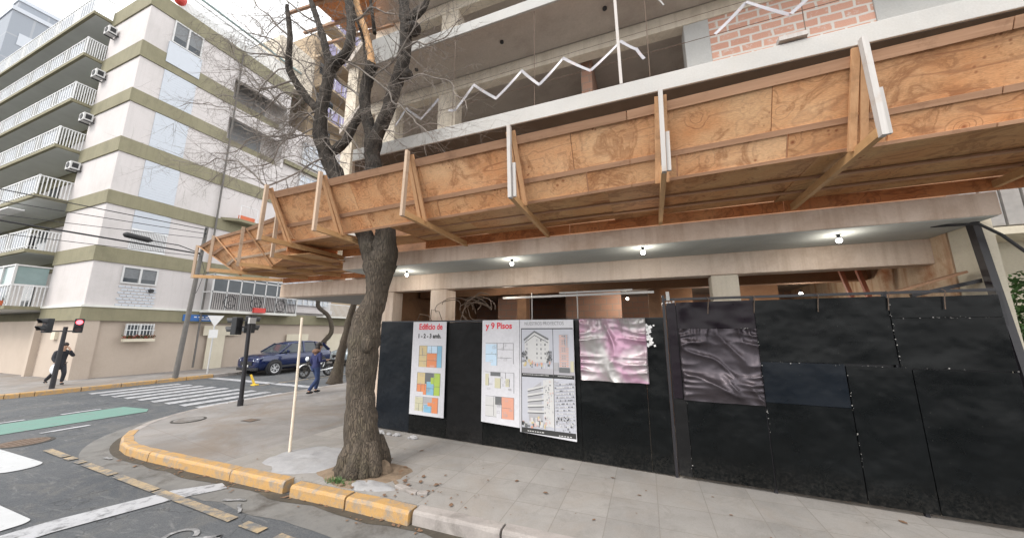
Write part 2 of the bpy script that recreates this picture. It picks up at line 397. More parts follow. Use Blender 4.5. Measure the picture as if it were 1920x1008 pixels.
def sheet_metal(name, base, rough, scr=.5, pink=False):
    """black painted steel sheet with scuffs, dust near the ground, chipped specks"""
    m, n, b = nt(name); v = coords(n)
    big = noise(n, v, 1.1, 5, .6, .6)
    c = mix(n, big, tuple(x*.55 for x in base), tuple(x*1.6 for x in base))
    if pink: c = mix(n, ramp(n, noise(n, v, 1.6, 3), [(.4, 0), (.62, 1)]), c, pink)
    vo = n.nodes.new('ShaderNodeTexVoronoi'); vo.inputs['Scale'].default_value = 13; L(n, v, vo.inputs['Vector'])
    msk = ramp(n, noise(n, v, 1.5, 4, .6), [(.42, 0), (.65, 1)])
    sp = ramp(n, vo.outputs['Distance'], [(.0, 1), (.06, 0)])
    mm = n.nodes.new('ShaderNodeMath'); mm.operation = 'MULTIPLY'; L(n, sp, mm.inputs[0]); L(n, msk, mm.inputs[1])
    c = mix(n, mm.outputs[0], c, (.16, .16, .15))
    scf = ramp(n, noise(n, coords(n, (2.2, 2.2, .8)), 5, 10, .8, 1.2), [(.62, 0), (.74, scr)])
    c = mix(n, scf, c, (.028, .03, .029))
    g = n.nodes.new('ShaderNodeNewGeometry'); s3 = n.nodes.new('ShaderNodeSeparateXYZ'); L(n, g.outputs['Position'], s3.inputs[0])
    mr = n.nodes.new('ShaderNodeMapRange'); mr.inputs[1].default_value = .12; mr.inputs[2].default_value = .55; mr.inputs[3].default_value = .38; mr.inputs[4].default_value = 0
    L(n, s3.outputs[2], mr.inputs[0])
    dm = n.nodes.new('ShaderNodeMath'); dm.operation = 'MULTIPLY'; L(n, mr.outputs[0], dm.inputs[0]); L(n, ramp(n, noise(n, v, 26, 8, .8), [(.45, 0), (.7, 1)]), dm.inputs[1])
    c = mix(n, dm.outputs[0], c, (.09, .083, .075))          # splashed mud, a stain
    L(n, c, b.inputs['Base Color']); b.inputs['Metallic'].default_value = 0; b.inputs['Specular IOR Level'].default_value = .2
    rr = ramp(n, noise(n, v, 2.2, 6, .7, .5), [(.3, rough*.8), (.7, min(1, rough*1.5))]); L(n, rr, b.inputs['Roughness'])
    bump(n, b, noise(n, v, 1.3, 3, .5), .5, .12)
    return m

MT['asphalt'] = asphalt(); MT['tiles'] = tiles(); MT['cgnd'] = concrete_ground()
MT['gutter'] = surface('gutter_concrete', (.10, .10, .10), (.19, .185, .175), 2.5, (.05, .042, .035), .9, bsc=60)
MT['muck'] = surface('gutter_muck', (.035, .03, .024), (.07, .058, .042), 4, (.13, .11, .08), .5, bsc=80)
MT['kerb_y'] = paint('kerb_yellow', (.48, .25, .035), .62, (.24, .185, .13), 7)
MT['kerb_g'] = surface('kerb_stone', (.22, .20, .19), (.36, .33, .31), 3, (.09, .08, .07), .7, bsc=50)
MT['white_p'] = paint('road_white', (.40, .41, .44), .5, (.07, .075, .083), 5)
MT['white_solid'] = paint('road_white_thick', (.48, .50, .52), .25, (.2, .2, .2), 3)
MT['yellow_p'] = paint('road_yellow', (.38, .27, .13), .85, (.065, .07, .076), 6)
MT['green_p'] = paint('bike_lane_green', (.07, .22, .175), .35, (.10, .13, .125), 3)
MT['soil'] = surface('soil', (.16, .115, .075), (.27, .20, .14), 4, (.07, .05, .035), .8, bsc=70, bmp=.6)
MT['cpatch'] = surface('fresh_cement', (.25, .25, .26), (.37, .37, .38), 5, (.24, .23, .22), .5, bsc=60, bmp=.8)
MT['conc'] = surface('raw_concrete', (.62, .49, .40), (.76, .63, .53), 1.6, (.38, .24, .15), .55, .45, bsc=35)
MT['conc_w'] = surface('whitewashed_concrete', (.37, .37, .36), (.48, .475, .46), 1.3, (.42, .40, .37), .5, .25, bsc=40)
MT['conc_t'] = surface('tan_concrete', (.60, .53, .43), (.72, .65, .55), 1.5, (.33, .27, .20), .5, .4, bsc=40)
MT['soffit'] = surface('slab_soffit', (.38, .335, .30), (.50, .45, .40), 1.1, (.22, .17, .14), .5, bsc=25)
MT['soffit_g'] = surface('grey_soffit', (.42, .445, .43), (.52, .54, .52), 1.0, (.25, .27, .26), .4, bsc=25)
MT['rustconc'] = surface('stained_party_wall', (.55, .40, .27), (.72, .56, .40), 2.5, (.36, .13, .045), .98, .8, bsc=35)
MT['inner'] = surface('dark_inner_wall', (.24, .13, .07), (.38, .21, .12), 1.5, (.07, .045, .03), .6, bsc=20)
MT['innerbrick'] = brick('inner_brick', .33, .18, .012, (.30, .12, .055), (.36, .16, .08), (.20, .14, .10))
MT['brick'] = brick('hollow_brick', .34, .165, .022, (.52, .235, .145), (.60, .30, .20), (.62, .58, .53), splat=.8)
MT['ply_x'] = plywood('plywood', 'x')
MT['ply_f'] = plywood('plywood_floor', 'x', (.80, .82, .72))
MT['ply_o'] = plywood('formwork_board', 'x', (.95, .70, .52))
MT['tim_y'] = timber('timber_across', (.50, .29, .125), (.62, .38, .19), 'y')
MT['tim_x'] = timber('timber_along', (.34, .185, .105), (.46, .27, .165), 'x')
MT['tim_z'] = timber('timber_upright', (.42, .30, .21), (.56, .42, .31), 'z')
MT['tim_b'] = timber('brown_brace_timber', (.47, .25, .12), (.58, .34, .18), 'z')
MT['tim_w'] = timber('whitewashed_timber', (.44, .42, .40), (.56, .53, .51), 'z', (.38, .26, .18))
MT['bark'] = bark(); MT['limb'] = MT['bark']
MT['twig'] = plain('twig_bark', (.20, .175, .155), .9, var=.55, sc=5)
MT['limb_old'] = surface('limb_bark', (.022, .017, .014), (.048, .037, .030), 9, (.11, .09, .07), .5, bsc=55, bmp=1.0)
MT['rawwood'] = timber('torn_heartwood', (.62, .34, .15), (.72, .45, .24), 'z', (.35, .16, .06))
MT['white_wall'] = surface('white_render', (.53, .50, .495), (.60, .565, .56), .6, (.42, .40, .385), .5, .32, bsc=30, bmp=.1)
MT['olive'] = surface('olive_band', (.205, .19, .12), (.26, .24, .16), 1.0, (.14, .13, .085), .6, .35, bsc=30)
MT['beige'] = surface('beige_stone', (.43, .36, .30), (.49, .415, .35), .9, (.40, .33, .27), .5, .15, bsc=30)
MT['lintel'] = plain('pale_sill', (.66, .66, .62), .7)
MT['blue_panel'] = plain('pale_blue_shutter', (.50, .535, .59), .55, var=.05)
MT['frame_w'] = plain('white_frame', (.56, .56, .56), .45, var=.05)
MT['curtain'] = plain('grey_blind', (.16, .17, .18), .5, var=.35, sc=12)
MT['glass'] = plain('dark_glass', (.05, .06, .07), .08, var=.3, sc=3)
MT['teal_glass'] = plain('green_glass', (.22, .30, .30), .12, var=.25, sc=2)
MT['rail_w'] = plain('white_railing', (.68, .69, .70), .5)
MT['rail_bk'] = plain('black_iron', (.03, .03, .033), .5)
MT['grey_balc'] = plain('grey_balcony_soffit', (.56, .585, .575), .8, var=.12, sc=1.5)
MT['blk'] = sheet_metal('black_sheet', (.002, .0028, .0032), .27)
MT['blk2'] = sheet_metal('black_sheet_scuffed', (.005, .005, .0055), .5, .5)
MT['blk_navy'] = sheet_metal('navy_black_sheet', (.004, .0065, .0105), .33, .2)
MT['blk_pk'] = sheet_metal('purplish_sheet', (.013, .009, .013), .28, .5)
MT['post_bk'] = plain('black_painted_steel', (.016, .015, .019), .4, var=.4, sc=12)
MT['banner'] = surface('banner_vinyl', (.50, .50, .535), (.58, .58, .615), 1.5, None, rough=.45, bmp=.05, bsc=20)
MT['galv'] = plain('pale_steel', (.36, .35, .34), .4, .4)
MT['bulb'] = plain('lit_bulb', (1, .97, .9), .3, emit=6)
MT['rubber'] = plain('rubber', (.02, .02, .022), .8)
MT['chrome'] = plain('alloy', (.70, .71, .73), .35, .4)
MT['carblue'] = plain('blue_car_paint', (.003, .014, .075), .15, .25, coat=1, var=.1)
MT['carsilver'] = plain('silver_car_paint', (.45, .52, .56), .25, .4, coat=1)
MT['plastic'] = plain('black_plastic', (.02, .021, .024), .55)
MT['lampglass'] = plain('headlamp_glass', (.75, .80, .85), .1)
MT['redlit'] = plain('lit_red_lens', (1.0, .08, .10), .3, emit=3)
MT['reddark'] = plain('dark_lens', (.06, .02, .02), .3)
MT['skin'] = plain('skin', (.48, .29, .20), .6)
MT['hair'] = plain('dark_hair', (.018, .013, .012), .55)
MT['navy'] = plain('navy_cloth', (.022, .028, .10), .85, var=.3, sc=15)
MT['jeans'] = plain('blue_trousers', (.025, .045, .12), .85, var=.3, sc=15)
MT['blackcloth'] = plain('black_cloth', (.02, .021, .028), .85, var=.3, sc=15)
MT['bag'] = plain('white_plastic_bag', (.70, .73, .80), .5)
MT['scarf'] = plain('brown_scarf', (.16, .09, .06), .9, var=.4, sc=25)
MT['pole_y'] = plain('cream_painted_stick', (.72, .62, .50), .6, var=.25, sc=6)
MT['pole_dk'] = surface('dark_timber_pole', (.10, .095, .09), (.16, .15, .14), 5, rough=.8)
MT['pole_lt'] = plain('pale_grey_pole', (.50, .50, .50), .5)
MT['signblue'] = plain('blue_enamel', (.02, .12, .38), .35)
MT['signwhite'] = plain('white_enamel', (.75, .75, .75), .4)
MT['red'] = plain('red_paint', (.55, .05, .04), .5)
MT['orange'] = plain('orange_paint', (.55, .13, .05), .6)
MT['yellow'] = plain('yellow_paint', (.75, .50, .05), .5)
MT['leaf'] = plain('leaf_green', (.06, .13, .035), .7, var=.5, sc=20)
MT['dryleaf'] = plain('dry_leaf', (.17, .10, .06), .8, var=.5, sc=20)
MT['petal'] = plain('flower_red', (.60, .12, .08), .6, var=.4, sc=20)
MT['cable'] = plain('black_cable', (.02, .02, .022), .6)
MT['tape'] = paint('barrier_tape', (.38, .38, .42), .25, (.60, .38, .36), 9, .35)
MT['iron'] = plain('rusty_iron', (.14, .10, .075), .8, var=.4, sc=20)
MT['prop'] = plain('red_primer_steel', (.40, .13, .07), .6, var=.3, sc=8)
MT['cream'] = surface('cream_render', (.58, .53, .42), (.66, .61, .50), 1.0, (.45, .40, .30), .4, .2, bsc=30)
MT['mesh_tile'] = brick('white_grid_tiles', .5, .9, .03, (.55, .60, .68), (.62, .66, .72), (.72, .72, .72), 'yz', 0, .1, .2)
MT['towerblue'] = brick('blue_grey_tower', 2.4, 3.0, .10, (.24, .275, .33), (.27, .305, .36), (.33, .355, .40), 'yz', 0, .1, .1)
MT['tancon'] = surface('ochre_render', (.33, .25, .165), (.42, .33, .23), 1.0, (.36, .28, .2), .4, .2, bsc=30)
MT['purple_rail'] = plain('violet_panel', (.30, .27, .42), .6)
MT['steel_dark'] = plain('cast_iron', (.055, .05, .045), .6, .3, var=.5, sc=14)
MT['crumple'] = sheet_metal('crumpled_sheet_metal', (.075, .066, .075), .36, .2)
MT['crumple'].node_tree.nodes['Principled BSDF'].inputs['Metallic'].default_value = .75
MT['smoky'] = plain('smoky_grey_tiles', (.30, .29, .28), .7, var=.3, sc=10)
MT['dark_soffit'] = plain('dark_grey_soffit', (.085, .08, .075), .8, var=.3, sc=3)  # darker grey, only for the underside of the lowest upper-floor slab
LIMBS = {
  'trunk': [(-4.292, 4.5, -0.079, 0.425), (-4.23, 4.5, 0.132, 0.377), (-4.206, 4.5, 0.308, 0.354), (-4.225, 4.5, 0.497, 0.315), (-4.273, 4.5, 0.756, 0.285), (-4.368, 4.53, 1.29, 0.259), (-4.422, 4.56, 1.746, 0.274), (-4.431, 4.58, 2.091, 0.305), (-4.454, 4.62, 2.403, 0.283), (-4.371, 4.66, 2.722, 0.222), (-4.338, 4.68, 2.927, 0.214), (-4.33, 4.7, 3.164, 0.244), (-4.335, 4.72, 3.417, 0.323)],
  'right_limb': [(-4.311, 4.74, 3.342, 0.209), (-4.273, 4.74, 3.601, 0.248), (-4.286, 4.75, 3.931, 0.193), (-4.393, 4.78, 4.307, 0.178), (-4.59, 4.8, 4.922, 0.163), (-4.779, 4.8, 5.563, 0.157), (-4.807, 4.8, 6.004, 0.17)],
  'left_stem': [(-4.817, 4.8, 5.96, 0.138), (-4.963, 4.78, 6.404, 0.119), (-5.065, 4.75, 6.892, 0.12), (-5.043, 4.75, 7.381, 0.122), (-4.948, 4.75, 7.704, 0.133)],
  'splinter': [(-4.944, 4.74, 7.619, 0.099), (-5.026, 4.74, 8.028, 0.078), (-5.193, 4.74, 8.559, 0.069), (-5.45, 4.74, 9.173, 0.071), (-5.642, 4.72, 9.852, 0.06)],
  'splinter_bark': [(-5.074, 4.78, 7.692, 0.067), (-5.173, 4.78, 8.112, 0.057), (-5.345, 4.78, 8.651, 0.046), (-5.586, 4.78, 9.21, 0.048), (-5.84, 4.76, 9.981, 0.049)],
  'right_stem': [(-4.789, 4.8, 5.954, 0.148), (-4.687, 4.82, 6.245, 0.138), (-4.511, 4.85, 6.694, 0.128), (-4.401, 4.9, 7.305, 0.142), (-4.273, 4.9, 7.764, 0.142), (-4.264, 4.9, 8.399, 0.134), (-4.377, 4.9, 9.239, 0.126), (-4.511, 4.9, 10.133, 0.118)],
  'right_stub': [(-4.266, 4.9, 8.635, 0.112), (-3.964, 4.85, 8.678, 0.099), (-3.737, 4.8, 8.743, 0.065), (-3.64, 4.8, 9.089, 0.054)],
  'left_limb': [(-4.409, 4.7, 3.245, 0.189), (-4.507, 4.68, 3.588, 0.182), (-4.658, 4.66, 3.945, 0.156), (-4.953, 4.6, 4.422, 0.169), (-5.332, 4.5, 5.167, 0.153), (-5.616, 4.45, 5.663, 0.157), (-5.796, 4.4, 6.156, 0.149), (-5.815, 4.4, 6.609, 0.118), (-5.761, 4.4, 7.079, 0.119), (-5.684, 4.4, 7.612, 0.132), (-5.446, 4.42, 7.74, 0.109), (-5.282, 4.45, 8.039, 0.098), (-5.378, 4.5, 8.689, 0.09), (-5.618, 4.5, 9.739, 0.093)],
  'left_fork': [(-5.731, 4.4, 7.627, 0.099), (-5.854, 4.35, 8.095, 0.078), (-6.102, 4.3, 8.767, 0.068), (-6.347, 4.25, 9.356, 0.058), (-6.659, 4.2, 9.997, 0.059)],
  'left_arm': [(-5.91, 4.4, 6.658, 0.097), (-6.177, 4.3, 6.975, 0.087), (-6.449, 4.2, 7.375, 0.077), (-6.54, 4.1, 7.7, 0.066), (-6.443, 4.0, 8.215, 0.055), (-6.521, 3.9, 8.924, 0.044)],
  'cross_arm': [(-5.48, 4.45, 5.692, 0.104), (-5.355, 4.6, 5.941, 0.095), (-5.292, 4.7, 6.313, 0.097), (-5.156, 4.8, 6.754, 0.088)],
}
TWIGS = [
  [(-5.787, 4.4, 6.722, 0.028), (-6.149, 4.2, 6.269, 0.023), (-6.349, 4.0, 5.577, 0.018), (-6.763, 3.9, 5.386, 0.014), (-7.349, 3.8, 5.224, 0.01), (-7.956, 3.7, 5.059, 0.007)],
  [(-6.177, 4.3, 6.975, 0.024), (-6.587, 4.1, 6.97, 0.02), (-7.174, 4.0, 6.63, 0.016), (-7.912, 3.9, 6.875, 0.012), (-8.729, 3.8, 7.213, 0.009), (-9.294, 3.7, 7.163, 0.007)],
  [(-6.537, 4.2, 7.527, 0.022), (-6.693, 4.0, 7.479, 0.017), (-7.259, 3.9, 7.012, 0.013), (-8.183, 3.8, 7.258, 0.009)],
  [(-6.723, 4.2, 7.97, 0.023), (-7.028, 4.0, 8.423, 0.018), (-7.607, 3.9, 8.671, 0.014), (-8.33, 3.8, 9.403, 0.01)],
  [(-5.848, 4.4, 6.321, 0.021), (-6.05, 4.1, 6.472, 0.017), (-6.293, 3.9, 6.064, 0.012), (-6.843, 3.8, 5.794, 0.009), (-7.491, 3.7, 5.876, 0.007)],
  [(-5.809, 4.4, 6.253, 0.023), (-6.105, 4.2, 5.994, 0.019), (-6.486, 4.0, 5.918, 0.015), (-6.897, 3.8, 6.053, 0.01), (-7.288, 3.7, 6.267, 0.007)],
  [(-5.802, 4.4, 5.995, 0.025), (-6.274, 4.1, 6.043, 0.021), (-6.725, 3.9, 5.959, 0.016), (-7.134, 3.7, 5.733, 0.011), (-7.655, 3.6, 5.608, 0.007)],
  [(-5.553, 4.4, 5.625, 0.023), (-5.848, 4.1, 5.205, 0.02), (-6.302, 3.9, 4.929, 0.02), (-6.718, 3.8, 5.2, 0.018), (-7.32, 3.7, 5.504, 0.014), (-7.962, 3.6, 5.487, 0.01), (-8.595, 3.5, 5.626, 0.008)],
  [(-6.449, 4.2, 7.375, 0.029), (-6.611, 4.0, 7.026, 0.021), (-7.038, 3.9, 7.134, 0.017), (-7.601, 3.8, 7.79, 0.013), (-8.017, 3.7, 8.431, 0.009)],
  [(-6.177, 4.3, 6.975, 0.028), (-6.382, 4.1, 6.674, 0.021), (-6.945, 4.0, 7.12, 0.018), (-7.37, 3.9, 7.544, 0.012), (-8.141, 3.8, 7.83, 0.008)],
  [(-6.443, 4.0, 8.215, 0.029), (-6.931, 3.9, 8.688, 0.022), (-7.391, 3.8, 9.237, 0.016), (-7.686, 3.7, 9.737, 0.012)],
  [(-6.563, 4.1, 7.834, 0.027), (-6.948, 3.9, 7.917, 0.02), (-7.385, 3.7, 7.954, 0.013), (-8.349, 3.6, 8.658, 0.009)],
  [(-6.102, 4.3, 8.767, 0.027), (-6.436, 4.1, 8.896, 0.023), (-6.708, 3.9, 9.267, 0.017)],
  [(-5.854, 4.35, 8.095, 0.027), (-6.179, 4.2, 8.435, 0.02), (-6.58, 4.0, 8.654, 0.016), (-7.055, 3.9, 8.471, 0.011), (-7.323, 3.8, 8.084, 0.008)],
  [(-5.421, 4.4, 7.716, 0.028), (-4.731, 4.6, 7.173, 0.021), (-3.809, 4.5, 6.167, 0.015), (-3.175, 4.3, 5.483, 0.01)],
  [(-4.401, 4.9, 7.305, 0.028), (-4.863, 4.7, 7.599, 0.022), (-5.393, 4.5, 7.791, 0.018), (-5.931, 4.3, 7.988, 0.013)],
  [(-4.31, 4.9, 7.902, 0.029), (-3.822, 4.7, 7.747, 0.023), (-3.194, 4.5, 7.522, 0.014), (-2.589, 4.4, 7.537, 0.009)],
  [(-4.401, 4.9, 7.305, 0.024), (-3.536, 4.7, 7.01, 0.017), (-2.872, 4.5, 6.39, 0.011), (-2.387, 4.3, 5.77, 0.007)],
  [(-5.065, 4.75, 6.892, 0.028), (-5.596, 4.6, 7.366, 0.025), (-6.022, 4.4, 7.782, 0.018), (-6.403, 4.2, 7.866, 0.011)],
  [(-5.029, 4.75, 7.376, 0.024), (-4.315, 4.7, 7.487, 0.021), (-3.886, 4.6, 7.98, 0.017), (-3.597, 4.5, 8.495, 0.012)],
  [(-5.807, 4.4, 6.548, 0.024), (-5.193, 4.5, 6.055, 0.019), (-4.736, 4.5, 5.514, 0.012)],
  [(-5.793, 4.4, 6.132, 0.023), (-5.957, 4.2, 6.456, 0.019), (-6.33, 4.0, 6.304, 0.015), (-7.033, 3.9, 6.709, 0.011), (-7.393, 3.8, 6.856, 0.008)],
  [(-5.378, 4.5, 8.689, 0.029), (-4.782, 4.5, 8.721, 0.022), (-4.217, 4.5, 8.374, 0.015)],
  [(-5.787, 4.4, 6.722, 0.022), (-6.23, 4.1, 7.601, 0.017), (-6.632, 3.9, 7.937, 0.013), (-7.306, 3.7, 8.765, 0.011)],
  [(-5.457, 4.45, 5.298, 0.021), (-5.575, 4.2, 5.31, 0.016), (-5.829, 4.0, 5.473, 0.012), (-6.17, 3.9, 5.382, 0.009)],
  [(-5.413, 4.5, 5.932, 0.021), (-5.642, 4.3, 5.904, 0.015), (-5.031, 4.3, 5.362, 0.012), (-4.827, 4.3, 5.271, 0.008)],
  [(-4.667, 4.8, 6.228, 0.021), (-3.947, 4.7, 5.891, 0.015), (-3.333, 4.5, 5.84, 0.01), (-2.731, 4.4, 5.585, 0.007)],
]
# ------------------------------------------------------------------ setting: ground, road, pavements
M().sheet([(-400,-300),(300,-300),(300,500),(-400,500)], 0).build('road', MT['asphalt'], loc=(0,0,0))['kind'] = 'structure'
def structure(name, m, mat, **k):
    o = m.build(name, mat, loc=(0,0,0), **k); o['kind'] = 'structure'; return o
AC = (-8.7, 7.08); AR = 3.3
def arc(r, a0, a1, n, c=AC):
    return [(c[0]+r*math.cos(R(a0+(a1-a0)*i/n)), c[1]+r*math.sin(R(a0+(a1-a0)*i/n))) for i in range(n+1)]
KW = .17
inner = arc(AR-KW, 270, 180, 14)
poly = [(14, 3.78+KW)] + inner + [(-12+KW, 80), (14, 80)]
# pavement slab, split where the tiling starts
split = -6.6
m = M(); m.prism([(14, 3.95), (split, 3.95), (split, 7.5), (14, 7.5)], -.1, .15); structure('pavement', m, MT['tiles'])
m = M(); m.prism([(split, 3.95)] + inner + [(-11.83, 80), (14, 80), (14, 7.5), (split, 7.5)], -.1, .15); structure('corner_pavement', m, MT['cgnd'])
# kerb stones
def kerb_stones(segs, h=.155, jit=.006):
    m = M()
    for a, b in segs:
        d = Vector((b[0]-a[0], b[1]-a[1], 0)); ln = d.length; d.normalize(); nrm = Vector((-d.y, d.x, 0))
        if ln < .05: continue
        o1, o2 = random.uniform(-jit, jit), random.uniform(-jit, jit); hz = h + random.uniform(-.004, .004)
        n = max(2, int(ln/.12))
        vs = []; fs = []
        prof = [(0, -.1), (-.004, 0.0), (.004, hz-.035), (.014, hz-.012), (.035, hz), (KW, hz), (KW, -.1)]
        for i in range(n+1):
            t = .008 + (ln-.016)*i/n
            off = o1+(o2-o1)*i/n
            base = Vector((a[0], a[1], 0)) + d*t
            for (pn, pz) in prof:
                w = .006*mnoise.noise((base.x*3+pz*9, base.y*3, pz*12)) if pz > .03 else 0
                q = base + nrm*(pn+off+w) ; vs.append((q.x, q.y, pz + (w if pz > .1 else 0)))
        k = len(prof)
        for i in range(n):
            for j in range(k-1): fs.append((i*k+j, (i+1)*k+j, (i+1)*k+j+1, i*k+j+1))
        fs.append(tuple(range(k))); fs.append(tuple(reversed([n*k+j for j in range(k)])))
        m.add(vs, fs)
    return m
def outer(a): return (AC[0]+AR*math.cos(R(a)), AC[1]+AR*math.sin(R(a)))
# order: from left to right so that the normal points to the pavement
yel = [(outer(a), outer(a+9)) for a in (235, 244, 253)] + [(outer(262), (-8.35, 3.78)), ((-8.35,3.78),(-7.25,3.78)), ((-7.25,3.78),(-6.1,3.78)), ((-6.1,3.78),(-4.93,3.79)), ((-4.76,3.76),(-3.78,3.775)), ((-3.76,3.775),(-2.76,3.76))]
structure('yellow_kerb', kerb_stones(yel), MT['kerb_y'], smooth=False)
gry = [((-2.74+1.15*i, 3.79), (-2.74+1.15*(i+1)-.01, 3.79)) for i in range(14)] + [((-12.0, y+1.1), (-12.0, y)) for y in [7.08+1.12*i for i in range(40)]]
structure('grey_kerb', kerb_stones(gry), MT['kerb_g'])
structure('low_kerb', kerb_stones([(outer(a), outer(a+9)) for a in (181, 190, 199, 208, 217, 226)], .152), MT['kerb_g'])
# gutter: dark muck line against the kerb and a worn concrete strip
def strip(r0, r1, z, x_end=14, y_end=30, jag=0):
    def line(r, js):
        pts = []
        x = x_end
        while x > AC[0]:
            pts.append((x, AC[1]-r + js*jag*(mnoise.noise((x*2.3, r, 0))))); x -= .25
        pts += arc(r, 270, 180, 18) + [(AC[0]-r, y_end)]
        return pts
    a = line(r0, 0); b = line(r1, 1); n = min(len(a), len(b)); m = M()
    m.add([(p[0], p[1], z) for p in a[:n]] + [(p[0], p[1], z) for p in b[:n]], [(i, i+1, n+i+1, n+i) for i in range(n-1)])
    return m
structure('gutter', strip(AR-.03, AR+.50, .004, jag=.10), MT['gutter'])
structure('gutter_muck', strip(AR-.03, AR+.13, .008, jag=.09), MT['muck'])
# far pavement
fa = arc(2.0, 270, 360, 10, (-22.5, 5.8))
structure('far_pavement', M().prism([(-90, 3.95)] + [(x-.0 , y) for x, y in arc(1.84, 270, 360, 10, (-22.5, 5.8))] + [(-20.66, 120), (-90, 120)], -.1, .15), MT['cgnd'])
segs = [((-60+1.1*i, 3.8), (-60+1.1*i+1.09, 3.8)) for i in range(34)] + [(fa[i], fa[i+1]) for i in range(10)] + [((-20.5, 5.8+1.1*i), (-20.5, 5.8+1.1*i+1.09)) for i in range(5)]
structure('far_yellow_kerb', kerb_stones(segs), MT['kerb_y'])
structure('far_grey_kerb', kerb_stones([((-20.5, 11.3+1.1*i), (-20.5, 11.3+1.1*i+1.09)) for i in range(60)]), MT['kerb_g'])
# block on the far right, beyond the junction on our street, ground continues as road
# road markings
Z = .012
def quad(x0, y0, x1, y1, z=Z): return [(x0,y0),(x1,y0),(x1,y1),(x0,y1)]
structure('bike_lane', M().sheet([(-15.05,-12),(-13.5,-12),(-13.5,5.9),(-13.9,6.1),(-15.0,6.0)], Z), MT['green_p'])
m = M()
for i in range(9):
    x = -19.5 + i*.82
    m.sheet([(x,6.75),(x+.42,6.7),(x+.42,9.35),(x,9.4)], Z)
structure('zebra_crossing', m, MT['white_p'])
m = M()
for y in (-7.6,-6.2,-4.8,-3.4,-2,-.6,.8,2.15,3.5,4.85): m.sheet(quad(-15.3, y, -15.16, y+.75), Z)
for y in (-4.6,-2.8,-1,.8,2.5,3.85): m.sheet(quad(-12.95, y, -12.8, y+.75), Z)
structure('lane_dashes', m, MT['white_p'])
structure('bike_lane_edge', M().sheet([(-15.62,10.3),(-15.46,10.3),(-14.9,30),(-15.06,30)], Z), MT['yellow_p'])
structure('far_stop_line', M().sheet([(-20.2,10.9),(-12.6,10.6),(-12.6,11.0),(-20.2,11.3)], Z), MT['white_p'])
MT['faint_p'] = paint('road_white_faint', (.34,.34,.35), .95, (.075,.078,.085), 7)
structure('stop_line', M().sheet([(-5.85,3.62),(-6.12,3.70),(-6.5,3.3),(-6.85,2.3),(-6.95,1.4),(-6.95,-5),(-6.55,-5),(-6.55,1.4),(-6.45,2.2),(-6.15,3.15)], Z), MT['white_p'])
m = M()
x = -10.9
for a, b in ((-10.95,-10.05),(-9.95,-9.7),(-9.5,-9.3),(-9.15,-8.1),(-7.95,-6.75),(-6.7,-4.83),(-4.62,-4.25),(-4.0,-3.4),(-3.0,-2.5),(-2.1,-1.2)):
    ym = lambda t: 3.42 - (t+10.9)*.052
    m.sheet([(a, ym(a)-.065), (b, ym(b)-.065), (b, ym(b)+.055), (a, ym(a)+.055)], Z+.004)
structure('yellow_lane_line', m, MT['yellow_p'])
# thick white blocks of the pedestrian crossing on our street (rounded ends)
def rounded(x0, y0, x1, y1, r=.2, n=6):
    pts = []
    for cx_, cy_, a in ((x1-r,y1-r,0),(x0+r,y1-r,90),(x0+r,y0+r,180),(x1-r,y0+r,270)):
        pts += [(cx_+r*math.cos(R(a+90*i/n)), cy_+r*math.sin(R(a+90*i/n))) for i in range(n+1)]
    return pts
m = M()
m.sheet(rounded(-12.6, 2.58, -9.80, 3.10, .255, 9), Z)
m.sheet(rounded(-10.9, 1.35, -7.05, 2.22, .12), Z)
structure('crossing_blocks', m, MT['white_solid'])
# worn bicycle symbol and faint stencils
m = M()
def ring2(cx_, cy_, r, w, sx=1, sy=1, a0=0, a1=330):
    n = 22; vs = []
    for i in range(n+1):
        a = R(a0+(a1-a0)*i/n)
        for rr in (r-w/2, r+w/2): vs.append((cx_+rr*math.cos(a)*sx, cy_+rr*math.sin(a)*sy, Z))
    m.add(vs, [(2*i, 2*i+1, 2*i+3, 2*i+2) for i in range(n)])
ring2(-5.0, 2.66, .16, .055, 1, .9, 30, 330); ring2(-4.25, 2.5, .16, .055, 1, .9, 20, 300)
m.add([(-4.9,2.66,Z),(-4.6,2.86,Z),(-4.57,2.82,Z),(-4.87,2.62,Z)], [(0,1,2,3)])
m.add([(-4.6,2.86,Z),(-4.3,2.55,Z),(-4.34,2.52,Z),(-4.63,2.82,Z)], [(0,1,2,3)])
structure('bicycle_symbol', m, MT['faint_p'])
m = M()
for (x, y, l, w, a) in ((-5.35,3.42,.34,.07,20),(-5.05,3.30,.30,.05,-30),(-9.2,3.60,.25,.08,0)):
    ca, sa = math.cos(R(a)), math.sin(R(a))
    m.sheet([(x+ca*u*l-sa*v*w, y+sa*u*l+ca*v*w) for u, v in ((-.5,-.3),(-.2,-.5),(.1,-.25),(.5,-.4),(.42,.3),(.1,.5),(-.1,.2),(-.45,.4))], Z+.008)
structure('worn_paint_marks', m, MT['faint_p'])
